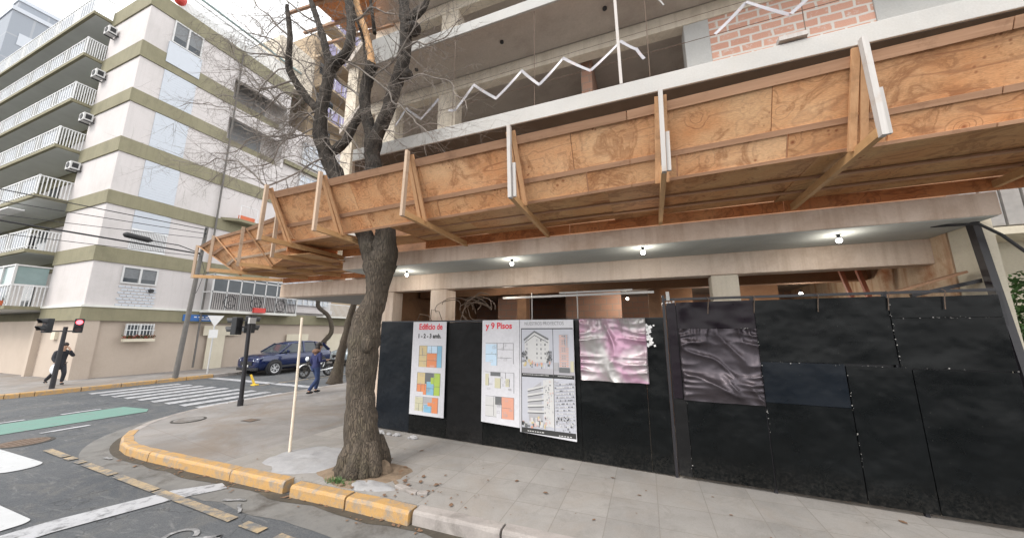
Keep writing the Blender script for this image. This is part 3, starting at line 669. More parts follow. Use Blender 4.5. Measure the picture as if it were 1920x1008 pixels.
# manhole and pavement covers
def manhole(loc, r, label, grp=None, lidm='iron'):
    t = thing('manhole_cover', label, 'manhole cover', loc)
    m = M(); n = 28
    m.tube([(loc[0],loc[1],loc[2]-.01),(loc[0],loc[1],loc[2]+.008)], [r, r], n)
    m.build('rim', MT['steel_dark'], t)
    m = M(); m.tube([(loc[0],loc[1],loc[2]),(loc[0],loc[1],loc[2]+.014)], [r*.84, r*.84], n)
    for i in range(-4, 5):
        for j in range(-4, 5):
            if (i*i+j*j)*(.17*r)**2 < (.72*r)**2: m.box(loc[0]+i*.17*r-.02, loc[1]+j*.17*r-.02, loc[2]+.013, loc[0]+i*.17*r+.02, loc[1]+j*.17*r+.02, loc[2]+.02)
    m.build('lid', MT[lidm], t)
manhole((-12.15, 3.45, .0), .40, 'round dark iron manhole cover in the asphalt beside the green bike lane')
manhole((-10.5, 5.4, .152), .33, 'round cover with a thin dark rim set in the grey corner pavement', lidm='cgnd')
t = thing('utility_cover', 'small square metal cover in the pavement near the dark traffic light pole', 'utility cover', (-9.1, 5.9, .15))
M().box(-9.24,5.8,.148,-8.9,6.05,.156).build('frame', MT['steel_dark'], t); M().box(-9.21,5.83,.155,-8.93,6.02,.160).build('lid', MT['iron'], t)

# ground round the tree: earth, fresh cement, grass, rubble
def blob(cx_, cy_, rx, ry, z, seed, h=.02, n=34):
    m = M(); vs = [(cx_, cy_, z+h)]; rings = 7
    for j in range(1, rings+1):
        for i in range(n):
            a = 2*math.pi*i/n; k = 1 + .22*mnoise.noise((math.cos(a)*1.6+seed, math.sin(a)*1.6, seed)) + .09*mnoise.noise((math.cos(a)*5+seed, math.sin(a)*5, seed))
            f = j/rings
            x = cx_+rx*k*f*math.cos(a); y = cy_+ry*k*f*math.sin(a)
            zz = z + h*(1-f**3) + h*.8*mnoise.noise((x*7, y*7, seed))*(1-f)*2
            vs.append((x, y, max(zz, z-.002) if j < rings else z-.004))
    fs = [(0, 1+i, 1+(i+1) % n) for i in range(n)]
    for j in range(rings-1):
        for i in range(n): fs.append((1+j*n+i, 1+(j+1)*n+i, 1+(j+1)*n+(i+1) % n, 1+j*n+(i+1) % n))
    return m.add(vs, fs)
structure('tree_pit_soil', blob(-4.15, 4.5, .75, .50, .15, 3.3, .035), MT['soil'], smooth=True)
structure('cement_patch', blob(-5.4, 4.62, .78, .62, .152, 8.1, .03), MT['cpatch'], smooth=True)
structure('cement_smear', blob(-3.75, 4.15, .42, .16, .15, 5.2, .03), MT['cpatch'], smooth=True)
structure('cement_skirt', blob(-3.86, 4.58, .15, .12, .15, 2.2, .13), MT['soil'], smooth=True)
# grass tuft: nobody could count it
m = M(); rg = random.Random(3)
for i in range(260):
    x = rg.gauss(-4.22, .10); y = rg.gauss(4.07, .035); a = rg.uniform(0, 6.28); h = rg.uniform(.02, .075); w = .006
    dx, dy = math.cos(a), math.sin(a)
    m.add([(x-dy*w, y+dx*w, .15), (x+dy*w, y-dx*w, .15), (x+dx*h*.6, y+dy*h*.6, .15+h)], [(0,1,2)])
tag(m.build('grass', MT['leaf']), 'small tuft of green grass at the foot of the big trunk', 'grass', kind='stuff')
# litter of dry leaves and grit along the gutter
m = M(); rg = random.Random(11)
for i in range(330):
    u = rg.random()
    if u < .6: x = rg.uniform(-9, 3); y = 3.78 - abs(rg.gauss(.04, .10)); z = .014
    elif u < .85: x = rg.gauss(-3.6, .9); y = rg.uniform(3.97, 4.9); z = .165
    else: x = rg.uniform(-6, 3); y = rg.uniform(3.98, 5.7); z = .158
    s = rg.uniform(.008, .028) if rg.random() < .8 else rg.uniform(.03, .05)
    a = rg.uniform(0, 6.28); c_, s_ = math.cos(a), math.sin(a); t_ = rg.uniform(-.4, .9)
    P_ = [(-1, 0), (-.3, .55), (.5, .45), (1, 0), (.4, -.5), (-.4, -.45)]
    m.add([(x+s*(c_*p-s_*q), y+s*(s_*p+c_*q), z+s*.35*abs(q)*t_+rg.uniform(0,.004)) for p, q in P_], [tuple(range(6))])
tag(m.build('leaf_litter', MT['dryleaf']), 'scattered dry brown leaves and grit along the gutter and pavement', 'leaf litter', kind='stuff')
# broken slabs by the kerb
for i, (x, y, l, w, a, lab) in enumerate(((-3.15,4.22,.42,.10,-14,'long broken strip of pavement slab lying near the yellow kerb end'), (-2.88,4.20,.14,.09,10,'small pale chunk of slab at the end of the broken strip'), (-3.42,4.34,.22,.05,-35,'thin dark splinter of slab beside the tree pit'))):
    c_, s_ = math.cos(R(a)), math.sin(R(a)); m = M()
    pts = [(-.5,-.4),(-.2,-.5),(.3,-.42),(.5,-.3),(.46,.35),(.1,.5),(-.35,.4),(-.5,.2)]
    m.prism([(x+c_*u*l-s_*v*w, y+s_*u*l+c_*v*w) for u, v in pts], .15, .185 if i < 2 else .17)
    o = m.build('slab_fragment', MT['kerb_g'] if i != 2 else MT['soil'], bevel=.006); tag(o, lab, 'rubble')
m = M(); rg = random.Random(5)
for i in range(16):
    x = rg.uniform(-5.75, -4.4); y = 6.26 - (x+5.75)*.09 + rg.uniform(-.05,.0); s = rg.uniform(.03,.10)
    m.ball((x, y, .15+s*.3), s, 6, 4, (1, .6, .5))
tag(m.build('rubble', MT['cpatch']), 'low line of crumbled cement along the foot of the black hoarding', 'rubble', kind='stuff')
# ------------------------------------------------------------------ corner apartment building across the side street
XA, YA = -24.0, 7.58
FL = [3.48, 6.30, 9.10, 11.95, 14.70, 17.55]          # floor levels (tops of the olive bands)
BT = [2.78, 5.58, 8.42, 11.17, 13.96, 16.62, 19.80]   # undersides of the bands
A = thing('apartment_building', 'white corner apartment block with olive bands and long white balconies', 'building', (XA, YA, 0))
YE = 15.6
m = M(); m.box(-48, YA+.12, .1, XA-.12, 24, 2.80); m.build('ground_floor', MT['beige'], A)
M().box(-24.14, YA+.02, .1, -23.98, 8.2, 2.78).build('stone_pier', MT['beige'], A); M().box(-28.3, 7.46, .1, -28.0, 7.72, 2.78).build('stone_pier', MT['beige'], A)
m = M()
for i in range(6):
    z0 = FL[i]; z1 = BT[i+1]
    if i < 4: m.box(-28.1, YA, z0, XA, YE, z1)
    else: m.box(-28.1, YA, z0, XA, 11.9, z1)
    m.box(-48, YA+1.0, z0, -28.1, 11, z1)                       # wall set back behind the balconies
m.box(-30, 11.9, FL[3]+2, XA-1.2, YE, BT[-1]); m.box(-30, YE-.2, 13.9, XA, YE, BT[-1]); m.box(XA-.25, 11.9, 15.85, XA, YE-.2, 16.65); m.box(XA-.25, 11.9, 18.6, XA, YE-.2, 19.8)
m.build('wall', MT['white_wall'], A)
for i in range(7):
    z0 = BT[i]; z1 = FL[i] if i < 6 else 20.75
    m = M(); m.box(-28.12, YA-.06, z0, XA+.06, {0: 24, 4: 11.9, 5: 11.9}.get(i, YE+.02), z1)
    if i in (4, 5): m.box(XA-1.3, 11.9, z0, XA-.7, YE-.2, z1)
    m.box(-48, YA+.9, z0, -28.12, 11, z1)
    m.build('band', MT['olive'], A)
m = M(); m.box(-28.14, YA-.10, 3.40, XA+.10, YE, 3.50); m.build('sill_course', MT['lintel'], A)
# open corner balconies of the upper floors on the right: olive parapets over dark recesses
for i in (3, 4, 5):
    z = FL[i]
    if i > 3: M().box(XA-1.22, 12.6, z+.1, XA-1.16, 14.6, z+1.9).build('recess_door', MT['curtain'], A)
# drainpipe where the white wall ends
M().tube([(XA+.14, 12.05, .3), (XA+.14, 12.05, 20.5)], .05, 8).build('drainpipe', MT['pole_dk'], A)
# roof terrace: white railing along the edges, set-back storey
rt = M().bar((XA-.1, YA+1.2, 21.95), (XA-.1, YE, 21.95), .07, .07).bar((XA-.1, YA+1.2, 20.85), (XA-.1, YE, 20.85), .05, .05)
for k in range(110):
    y = YA+1.2 + k*(YE-YA-1.2)/110; rt.bar((XA-.1, y, 20.8), (XA-.1, y, 21.95), .03, .03)
rt.build('roof_railing', MT['rail_w'], A)
M().bar((XA+.02, YA+.8, 22.2), (XA+.02, YE+.5, 22.2), .10, .10).build('roof_pipe', MT['teal_glass'], A)
M().box(-36, 9.8, 20.7, -26.6, 20, 23.4).build('penthouse', MT['conc_w'], A)
M().box(-27.5, 14.4, 20.7, -24.1, 17.2, 24.3).build('stair_head', MT['conc_t'], A)
m = M().ball((XA-.05, YA+1.05, 21.3), .30, 12, 8, (1, 1, 1.25)); m.build('roof_planter_ball', MT['red'], A)
# windows and shutters on the face towards us
def win(y0, y1, z0, z1, cut=2, pane=None, face='x', px_=XA):
    f = M(); t_ = .07
    f.box(px_+.0, y0, z0, px_+.07, y1, z0+t_); f.box(px_, y0, z1-t_, px_+.07, y1, z1)
    f.box(px_+.002, y0, z0+t_, px_+.068, y0+t_, z1-t_); f.box(px_+.002, y1-t_, z0+t_, px_+.068, y1, z1-t_)
    for k in range(1, cut):
        y = y0 + (y1-y0)*k/cut; f.box(px_+.004, y-.04, z0+t_, px_+.08, y+.04, z1-t_)
    o = f.build('window', MT['frame_w'], A)
    for k in range(cut):
        a = y0 + (y1-y0)*k/cut + .05; b_ = y0 + (y1-y0)*(k+1)/cut - .05
        M().box(px_-.02, a, z0+t_, px_+.03, b_, z1-t_).build('pane', pane or MT['curtain'], o)
        if pane is None: M().box(px_+.03, a+.03, z0+t_+.02, px_+.034, b_-.03, z0+(z1-z0)*.32).build('glass', MT['glass'], o)
    return o
win(8.6, 9.98, 18.40, 19.80); win(8.57, 9.92, 4.62, 5.48)
M().box(XA, 8.52, 17.05, XA+.10, 10.05, 18.34).build('apron_panel', MT['blue_panel'], A)
for z0, z1 in ((14.72, 16.60), (11.97, 13.94), (9.12, 11.15), (7.45, 8.40)):
    m = M(); n = 14
    for k in range(n):
        a = z0+(z1-z0)*k/n; m.box(XA, 8.58, a, XA+.035, 10.02, a+(z1-z0)/n-.004)
    m.build('shutter', MT['blue_panel'], A)
m = M()
m.box(XA, 8.58, 6.32, XA+.05, 10.02, 6.42); m.box(XA+.002, 8.58, 7.36, XA+.05, 10.02, 7.44)
for k in range(22): m.box(XA+.002, 8.6+k*.065, 6.42, XA+.05, 8.625+k*.065, 7.36)
m.build('window_guard', MT['rail_w'], A)
m = M()
for r_ in range(7):
    for k in range(6):
        y = 8.56+k*.235+(.1 if r_ % 2 else 0); m.box(XA, y, 3.52+r_*.15, XA+.03, min(y+.20, 9.98), 3.60+r_*.15)
m.build('patterned_apron', MT['blue_panel'], A)
m = M().cyl((XA+.0, 9.75, 4.35), (XA+.12, 9.75, 4.35), .10, seg=14); m.build('air_vent', MT['plastic'], A)
# ground-floor window with grille and flower box
gw = win(9.08, 10.15, 2.02, 2.66, 2, MT['glass'])
m = M()
for k in range(9): m.bar((XA+.10, 9.12+k*.125, 2.0), (XA+.10, 9.12+k*.125, 2.68), .018, .018)
m.bar((XA+.10, 9.05, 2.34), (XA+.10, 10.18, 2.34), .02, .03); m.build('grille', MT['rail_w'], gw)
fb = M().box(XA+.06, 9.0, 1.78, XA+.26, 10.18, 1.92); fb = fb.build('flower_box', MT['cream'], gw)
m = M(); rg = random.Random(2)
for i in range(300):
    x, y, z = XA+.16+rg.gauss(0,.05), rg.uniform(8.98, 10.2), 1.95+rg.random()*.14; s = rg.uniform(.02,.045); a = rg.uniform(0,6.3)
    m.mat(0 if rg.random() < .6 else 1); m.add([(x-s,y,z-s*.3),(x,y+s*math.cos(a),z+s),(x+s,y,z+s*.2),(x,y-s*math.cos(a),z-s)], [(0,1,2,3)])
m.build('flowers', [MT['leaf'], MT['petal']], A)
M().box(XA+.0, 12.35, 2.05, XA+.06, 14.2, 2.62).build('wall_panel', MT['cream'], A)
M().box(XA+.0, 14.35, 2.3, XA+.08, 14.95, 2.62).build('wall_vent', MT['curtain'], A)
for y in (12.6, 17.4, 20.8): M().box(XA+.0, y, .15, XA+.04, y+1.7 if y > 13 else y+.9, 2.1).build('service_door', MT['cream'], A)
M().box(-26.6, YA+.0, 1.9, -26.2, YA+.13, 2.3).build('wall_box', MT['cream'], A)
# first-floor glazed balcony over the side street
def glazed_balcony(y0, y1, x1, z0, zt, nm='glazed_balcony'):
    s = M().box(XA, y0, z0-.14, x1, y1, z0); o = s.build(nm, MT['lintel'], A)
    f = M(); n = 7
    for k in range(n+1):
        y = y0+.06+(y1-y0-.12)*k/n; f.bar((x1-.06, y, z0), (x1-.06, y, zt), .07, .07)
    for z in (z0+1.05, z0+1.85, zt-.05): f.bar((x1-.055, y0, z), (x1-.055, y1, z), .06, .07)
    for z in (z0+1.05, zt-.05): f.bar((XA, y0+.05, z), (x1-.1, y0+.05, z), .06, .06)
    f.bar((XA+.05, y0+.05, z0), (XA+.05, y0+.05, zt), .05, .05)
    f.build('frame', MT['frame_w'], o)
    g = M().box(x1-.05, y0+.1, z0+1.1, x1-.04, y1-.1, zt-.1); g.build('glazing', MT['glass'], o)
    r_ = M(); k = 0; y = y0+.1
    while y < y1-.1:
        r_.bar((x1-.02, y, z0+.05), (x1-.02, y, z0+.98), .02, .03); y += .11
    rg_ = random.Random(4)
    for c_ in (y0+1.0, y0+2.5, y0+4.1):
        pts = [(x1+.0, c_+.32*math.cos(a/10*6.28), z0+.5+.38*math.sin(a/10*6.28)) for a in range(11)]; r_.tube(pts, .022, 5)
        pts = [(x1+.0, c_+.05+.03*t_*math.cos(t_*.7), z0+.5+.03*t_*math.sin(t_*.7)) for t_ in range(9)]; r_.tube(pts, .018, 5)
    r_.build('iron_railing', MT['rail_bk'], o)
    return o
gb = glazed_balcony(11.98, 17.3, XA+.9, 3.50, 5.60)
M().box(XA+.93, 14.3, 3.45, XA+1.1, 15.0, 3.75).build('red_planter', MT['red'], gb)
gb2 = M().box(XA, 19.6, 3.36, XA+.8, 23.2, 3.48).build('balcony', MT['lintel'], A)
m = M()
for k in range(30): m.bar((XA+.75, 19.7+k*.118, 3.5), (XA+.75, 19.7+k*.118, 4.4), .022, .03)
m.bar((XA+.75, 19.6, 4.42), (XA+.75, 23.2, 4.42), .05, .05); m.build('railing', MT['rail_w'], gb2)
sb = M().prism([(XA, 12.3), (XA+.75, 12.9), (XA+.75, 14.0), (XA, 14.2)], 9.05, 9.22).build('balcony', MT['olive'], A)
m = M().box(XA+.45, 13.0, 9.22, XA+.6, 13.9, 9.5); m.build('flower_trough', MT['orange'], sb)
m = M().bar((XA+.7, 12.95, 9.22), (XA+.7, 12.95, 10.1), .03, .03); m.bar((XA+.7, 12.95, 10.1), (XA+.7, 13.95, 10.1), .03, .03); m.bar((XA+.7, 13.95, 9.22), (XA+.7, 13.95, 10.1), .03, .03)
m.build('railing', MT['rail_w'], sb)
# long balconies on the avenue face
def long_balcony(z, depth, zr, last=False):
    x1 = -28.12; x0 = -47.5; y1 = YA+.9; y0 = YA-depth
    o = M().box(x0, y0, z-.16, x1, y1, z).build('balcony', MT['olive'], A)
    M().box(x0+.1, y0+.12, z-.172, x1-.1, y1-.05, z-.161).build('balcony_soffit', MT['grey_balc'], o)
    r_ = M(); n = 62
    for k in range(n+1):
        x = x1-.04-(x1-x0-.08)*k/n
        big = (k % 8 == 0)
        r_.bar((x, y0+.05, z), (x, y0+.05, z+zr*(1.04 if big else 1)), .10 if big else .055, .04)
    r_.bar((x0, y0+.05, z+zr), (x1, y0+.05, z+zr), .05, .05); r_.bar((x0, y0+.05, z+.12), (x1, y0+.05, z+.12), .04, .04)
    for k in range(9): r_.bar((x1-.04, y0+.05+(YA-y0)*k/9, z), (x1-.04, y0+.05+(YA-y0)*k/9, z+zr), .035, .035)
    r_.bar((x1-.04, y0, z+zr), (x1-.04, YA, z+zr), .05, .05)
    r_.build('railing', MT['rail_w'], o)
    for k in range(0, n, 8):
        g = M().box(x1-.5-(x1-x0)*k/n, y0+.075, z+.16, x1-.5-(x1-x0)*(k+5)/n, y0+.085, z+zr*.9)
        g.build('railing_panel', MT['blue_panel'], o)
    for k in range(5):
        xd = x1-1.6-k*3.9
        if k*3.9 < 18: M().box(xd-1.5, YA+.96, z+.02, xd, YA+1.04, z+2.1).build('balcony_door', MT['glass'] if k % 2 else MT['curtain'], o)
    return o
for i, dp in zip(range(6), (1.15, 1.0, 1.15, .93, .80, .78)):
    zz = FL[i] + (-.02 if i else 0)
    long_balcony(zz, dp, 1.0)
long_balcony(20.25, .80, 1.15)
aw = M().bar((-29.2, YA-1.3, 8.35), (-33, YA-1.3, 8.35), .5, .06); aw.build('awning', MT['rail_w'], A)
# enclosed glass corner of the first-floor balcony
m = M()
for x in (-28.2, -29.6, -31.2, -32.8): m.bar((x, 6.5, 3.5), (x, 6.5, 5.5), .08, .08)
for z in (4.5, 5.45): m.bar((-28.2, 6.5, z), (-33, 6.5, z), .07, .07); m.bar((-28.2, 6.5, z), (-28.2, 7.6, z), .07, .07)
ge = m.build('glass_enclosure', MT['frame_w'], A)
M().box(-33, 6.52, 4.5, -28.25, 6.54, 5.4).build('glazing', MT['teal_glass'], ge); M().box(-28.22, 6.55, 4.55, -28.2, 7.5, 5.4).build('side_glazing', MT['teal_glass'], ge)
m = M(); rg = random.Random(9)
for (x, z) in ((-28.6, 3.5), (-29.5, 3.5), (-30.6, 3.5)):
    m.mat(0).tube([(x, 6.42, z), (x, 6.42, z+.22)], [.10, .14], 10)
    m.mat(1)
    for i in range(60):
        p = Vector((x+rg.gauss(0,.1), 6.42+rg.gauss(0,.1), z+.25+abs(rg.gauss(0,.13)))); s = rg.uniform(.02,.05)
        m.add([p+Vector((-s,0,0)), p+Vector((0,s,s)), p+Vector((s,0,.3*s)), p+Vector((0,-s,-s))], [(0,1,2,3)])
m.build('potted_plants', [MT['orange'], MT['leaf']], A)
# air conditioners on the avenue face
def ac_unit(x, z, w=.55, h=.42):
    o = M().box(x-w, YA-.42, z, x, YA-.08, z+h).build('air_conditioner', MT['frame_w'], A)
    m = M().cyl((x-w*.5, YA-.425, z+h*.5), (x-w*.5, YA-.44, z+h*.5), h*.38, seg=16)
    m.box(x-.005, YA-.36, z+.08, x+.008, YA-.14, z+h-.08); m.build('fan_grille', MT['plastic'], o)
    M().box(x-w, YA-.4, z-.05, x-w+.05, YA, z).box(x-.05, YA-.4, z-.05, x, YA, z).build('bracket', MT['plastic'], o)
for x, z in ((-27.05, 18.85), (-27.3, 16.15), (-27.45, 13.5), (-27.6, 10.7)): ac_unit(x, z)
ac_unit(-30.6, 6.75, 1.0, .7)

# neighbour further along the side street: pale grid-tiled block
B = thing('tiled_building', 'pale block with small white grid windows beside the olive-banded apartment building', 'building', (-24, 18, 0))
M().box(-34, 15.62, 3.5, -24.15, 21.0, 17.6).build('wall', MT['white_wall'], B)
for i in range(5):
    z = 4.2+i*2.7
    f = M(); f.box(-24.1, 17.0, z, -24.04, 20.6, z+1.9); o = f.build('window', MT['mesh_tile'], B)
    g = M()
    for k in range(9): g.bar((-24.0, 17.0+k*.45, z), (-24.0, 17.0+k*.45, z+1.9), .05, .05)
    for k in range(5): g.bar((-24.0, 17.0, z+.05+k*.45), (-24.0, 20.6, z+.05+k*.45), .05, .05)
    g.build('grid_frame', MT['frame_w'], o)
    M().box(-24.12, 15.64, z-.55, -23.9, 21.0, z-.25).build('ledge', MT['olive'] if i in (1, 4) else MT['white_wall'], B)
Dn = thing('balcony_tower', 'tall ochre block with violet balcony panels and potted plants', 'building', (-24, 24, 0))
M().box(-36, 21.05, .1, -24.3, 33, 31).build('wall', MT['tancon'], Dn)
M().box(-34, 17.4, 17.6, -24.6, 21.05, 27.5).build('wall', MT['tancon'], Dn)
for z_ in (18.2, 21.1, 24.0): M().box(-24.65, 18.0, z_, -24.56, 19.6, z_+1.9).build('window', MT['glass'], Dn)
for i in range(8):
    z = 7.6+i*2.9
    o = M().box(-24.3, 17.3 if z > 17.6 else 21.1, z-.18, -23.0, 30, z).build('balcony', MT['tancon'], Dn)
    p = M()
    y = 17.4 if z > 17.6 else 21.2
    while y < 29.5:
        p.box(-23.05, y, z+.05, -23.0, y+.7, z+1.0).box(-23.04, y+.7, z+.05, -23.02, min(y+.85, 29.5), z+.12); y += .85
    p.build('railing_panel', MT['purple_rail'], o)
    p = M()
    for k in range(13 if z > 17.6 else 10):
        yy = (17.35 if z > 17.6 else 21.1)+k*.98; p.bar((-23.0, yy, z), (-23.0, yy, z+1.05), .05, .05)
    p.bar((-23.0, 17.3 if z > 17.6 else 21.1, z+1.05), (-23.0, 30, z+1.05), .05, .05); p.build('railing', MT['rail_w'], o)
    M().box(-24.3, 22, z+.05, -24.22, 24, z+2.1).build('window', MT['glass'], Dn); M().box(-24.3, 26, z+.05, -24.22, 28.2, z+2.1).build('window', MT['glass'], Dn)
m = M(); rg = random.Random(19)
for i in range(500):
    c_ = rg.choice(((16.9,20.3),(18.6,20.25),(20.3,20.2))); p = Vector((-25.0+rg.gauss(0,.3), c_[0]+rg.gauss(0,.45), c_[1]+abs(rg.gauss(0,.35)))); s = rg.uniform(.04,.11)
    m.mat(0 if rg.random() < .75 else 1)
    m.add([p+Vector((-s,0,0)), p+Vector((0,s,s)), p+Vector((s,0,.3*s)), p+Vector((0,-s,-s))], [(0,1,2,3)])
m.build('terrace_plants', [MT['leaf'], MT['orange']], Dn)
E1 = thing('far_building', 'plain cream building at the far end of the side street', 'building', (-24, 45, 0))
M().box(-36, 34, .1, -24.2, 60, 22).build('wall', MT['cream'], E1)
for i in range(6):
    for k in range(5): M().box(-24.2, 35+k*4, 3.5+i*3, -24.14, 36.9+k*4, 5.2+i*3).build('window', MT['glass'], E1)
M().box(-10.2, 60, .1, -24, 70, 18).build('end_wall', MT['white_wall'], E1)
# blue-grey towers behind the apartment block
for nm, (x0,x1,y0,y1,h), lab in (('tower_block', (-80,-74,11.9,19.5,45.0), 'blue-grey tower with a pale roof edge, the taller of the two behind the long balconies'), ('tower_block', (-71,-66,10.4,15.6,39.0), 'lower grey-blue tower in front of the taller one at the far left')):
    t = thing(nm, lab, 'tower', ((x0+x1)/2, (y0+y1)/2, 0))
    M().box(x0, y0, 0, x1, y1, h).build('wall', MT['towerblue'], t)
    M().box(x0-.1, y0-.1, h, x1+.15, y1+.1, h+.5).build('parapet', MT['blue_panel'], t)
    for i in range(8, int(h/3)-1):
        M().box(x1, y0+.8, 2+i*3, x1+.06, y0+2.2, 3.5+i*3).build('window', MT['blue_panel'], t)
# ------------------------------------------------------------------ building under construction
G = thing('unfinished_building', 'bare concrete building under construction with empty openings above a plywood canopy', 'building', (-3, 6.72, 0))
def G_(m, name, mat, **k): return m.build(name, mat, G, **k)
YW = 6.72; XR = 4.0
# ground floor
G_(M().box(-9.75, YW, 3.22, XR-.02, YW+.3, 3.60), 'beam', MT['conc'], bevel=.015)
for x0, x1, d in ((-6.35, -5.72, .38), (-4.64, -4.22, .45), (1.12, 1.53, .32)):
    G_(M().box(x0, YW+.015, .12, x1, YW+d, 3.215), 'column', MT['conc' if x0 < 0 else 'conc_t'], bevel=.012)
G_(M().prism([(-6.2, 5.6), (XR-.03, 5.6), (XR-.03, YW-.002), (-6.2, YW-.002)], 3.60, 3.885), 'slab_edge', MT['conc'], bevel=.012)
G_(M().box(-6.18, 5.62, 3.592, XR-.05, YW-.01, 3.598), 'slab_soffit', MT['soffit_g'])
# corner overhang of the ground-floor slab over the chamfer
G_(M().prism([(-9.75, YW+.302), (-6.4, YW+.302), (-6.4, 8.0), (-8.2, 10.9), (-9.75, 10.9)], 3.235, 3.58), 'corner_slab', MT['conc'], bevel=.012)
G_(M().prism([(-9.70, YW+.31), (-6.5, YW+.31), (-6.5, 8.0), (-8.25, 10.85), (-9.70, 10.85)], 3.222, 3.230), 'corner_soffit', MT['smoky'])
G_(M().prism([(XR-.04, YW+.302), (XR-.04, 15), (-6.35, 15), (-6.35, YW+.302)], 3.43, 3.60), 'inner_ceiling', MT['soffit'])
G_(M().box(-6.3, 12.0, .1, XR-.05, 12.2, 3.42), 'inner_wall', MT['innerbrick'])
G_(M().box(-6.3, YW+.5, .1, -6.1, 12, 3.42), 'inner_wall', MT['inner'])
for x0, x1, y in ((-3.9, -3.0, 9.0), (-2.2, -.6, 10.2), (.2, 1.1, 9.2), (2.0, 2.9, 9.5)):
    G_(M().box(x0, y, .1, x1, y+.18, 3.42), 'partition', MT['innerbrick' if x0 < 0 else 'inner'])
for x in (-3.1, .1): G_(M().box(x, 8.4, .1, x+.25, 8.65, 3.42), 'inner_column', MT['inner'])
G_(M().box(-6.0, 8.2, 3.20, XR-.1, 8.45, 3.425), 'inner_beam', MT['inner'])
# block seen through the small opening
G_(M().box(-8.2, 12.3, .1, -6.4, 12.6, 2.9), 'inner_wall', MT['cream'])
# party wall on the right and upper part of it
G_(M().box(XR-.02, 6.0, .1, XR+.14, YW-.3, 3.95), 'party_pier', MT['cream'])
G_(M().box(XR-.03, YW-.28, .1, XR+.13, 16, 3.97), 'party_wall', MT['rustconc'])
# upper floors
slabs = [(6.20, 6.50, -6.2), (8.68, 8.93, -5.95), (11.15, 11.42, -5.95)]
for i, (z0, z1, xl) in enumerate(slabs):
    G_(M().prism([(xl, 5.6), (8.0, 5.6), (8.0, YW+.0), (xl-1.2, YW+.0)], z0, z1), 'slab_edge', MT['conc_w'], bevel=.01)
    G_(M().prism([(xl+.05, 5.63), (7.9, 5.63), (7.9, YW-.01), (xl-1.05, YW-.01)], z0-.010, z0-.003), 'slab_soffit', MT['soffit' if i else 'dark_soffit'])
    G_(M().prism([(xl-1.2, YW+.002), (7.9, YW+.002), (7.9, 15), (-9.05, 15), (-9.05, 7.55)], z0, z1-.004), 'floor_slab', MT['soffit'])
    if i < 2:
        zt = slabs[i+1][0]; tb = zt-.36
        mt_ = 'conc_t' if i == 0 else 'conc_t'
        G_(M().box(-6.95, YW, tb, 7.6, YW+.25, zt-.012), 'beam', MT[mt_], bevel=.012)
        for x0, x1 in ((-6.75, -6.02), (-4.66, -4.14), (1.10, 1.54)):
            G_(M().box(x0, YW+.012, z1, x1, YW+.35, tb-.002), 'column', MT['conc_w' if x0 > 0 else 'conc_t'], bevel=.012)
        G_(M().box(1.54, YW+.03, z1, 3.95, YW+.2, tb-.002), 'brick_wall', MT['brick'])
        G_(M().box(3.952, YW+.01, z1, 7.5, YW+.2, tb-.002), 'rendered_wall', MT['conc_w'])
        G_(M().box(-1.02, YW+.4, z1, -.78, 10.0, zt-.01), 'brick_partition', MT['innerbrick'])
        G_(M().box(-8.95, 7.6, z1, -8.5, 8.0, zt), 'column', MT['conc_t'], bevel=.01)
        G_(M().prism([(-6.8, YW+.3), (-6.95, YW+.5), (-8.2, 7.75), (-8.1, 7.6)], z1, z1+.95), 'parapet', MT['cream'])
G_(M().prism([(-6.9, YW+.1), (-7.2, YW+.45), (-7.2, YW+.75), (-6.6, YW+.4)], 3.6, 6.2), 'column', MT['conc_t'])
G_(M().box(-8.5, 7.75, 3.6, -8.15, 8.1, 6.2), 'column', MT['conc_w'], bevel=.01)
# lower floor between canopy and first slab (seen above the canopy edge only)
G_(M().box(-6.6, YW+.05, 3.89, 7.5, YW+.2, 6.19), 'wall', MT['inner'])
G_(M().box(-5.92, 5.61, 8.935, -5.08, 5.70, 9.42), 'parapet', MT['conc_w'], bevel=.01)
# ceiling pipe stubs
m = M()
for x, z0 in ((-2.6, 8.67), (-.35, 8.67), (-4.9, 8.67), (.6, 8.67)): m.cyl((x, 6.1, z0-.03), (x, 6.1, z0), .045, seg=10)
G_(m, 'conduit_stub', MT['plastic'])
# bent rebar and coiled wire sticking out of the ground-floor opening
m = M(); rg = random.Random(8)
for k in range(9):
    x0 = -4.05+rg.uniform(0,.9); r = rg.uniform(.18,.36); tl = rg.uniform(-.5,.5)
    pts = [(x0+r*math.cos(a)+tl*.2*math.sin(a), YW-.05+.15*math.sin(a*2+k), 2.72+.8*r*math.sin(a)) for a in [i*.33+rg.uniform(0,.05) for i in range(rg.randint(9,17))]]
    m.tube(pts, .008, 5)
tag(m.build('rebar_coil', MT['iron']), 'tangle of bent reinforcing wire above the hoarding next to the second concrete column', 'rebar')
m = M(); m.tube([(-3.95, YW+.1, 2.3), (-3.7, YW+.05, 2.9), (-3.35, YW, 3.1), (-3.1, YW-.05, 3.05)], .014, 6); m.tube([(-5.2,YW+.2,2.3),(-4.9,YW,2.66),(-4.6,YW-.1,2.62),(-4.35,YW-.12,2.35)], .008, 5)
m.tube([(-4.6,YW-.03,2.3),(-4.5,YW-.12,2.75),(-4.3,YW-.12,2.7),(-4.15,YW-.12,2.35)], .008, 5)
tag(m.build('rebar_hook', MT['iron']), 'thin bent bars curving out beside the two left columns', 'rebar')
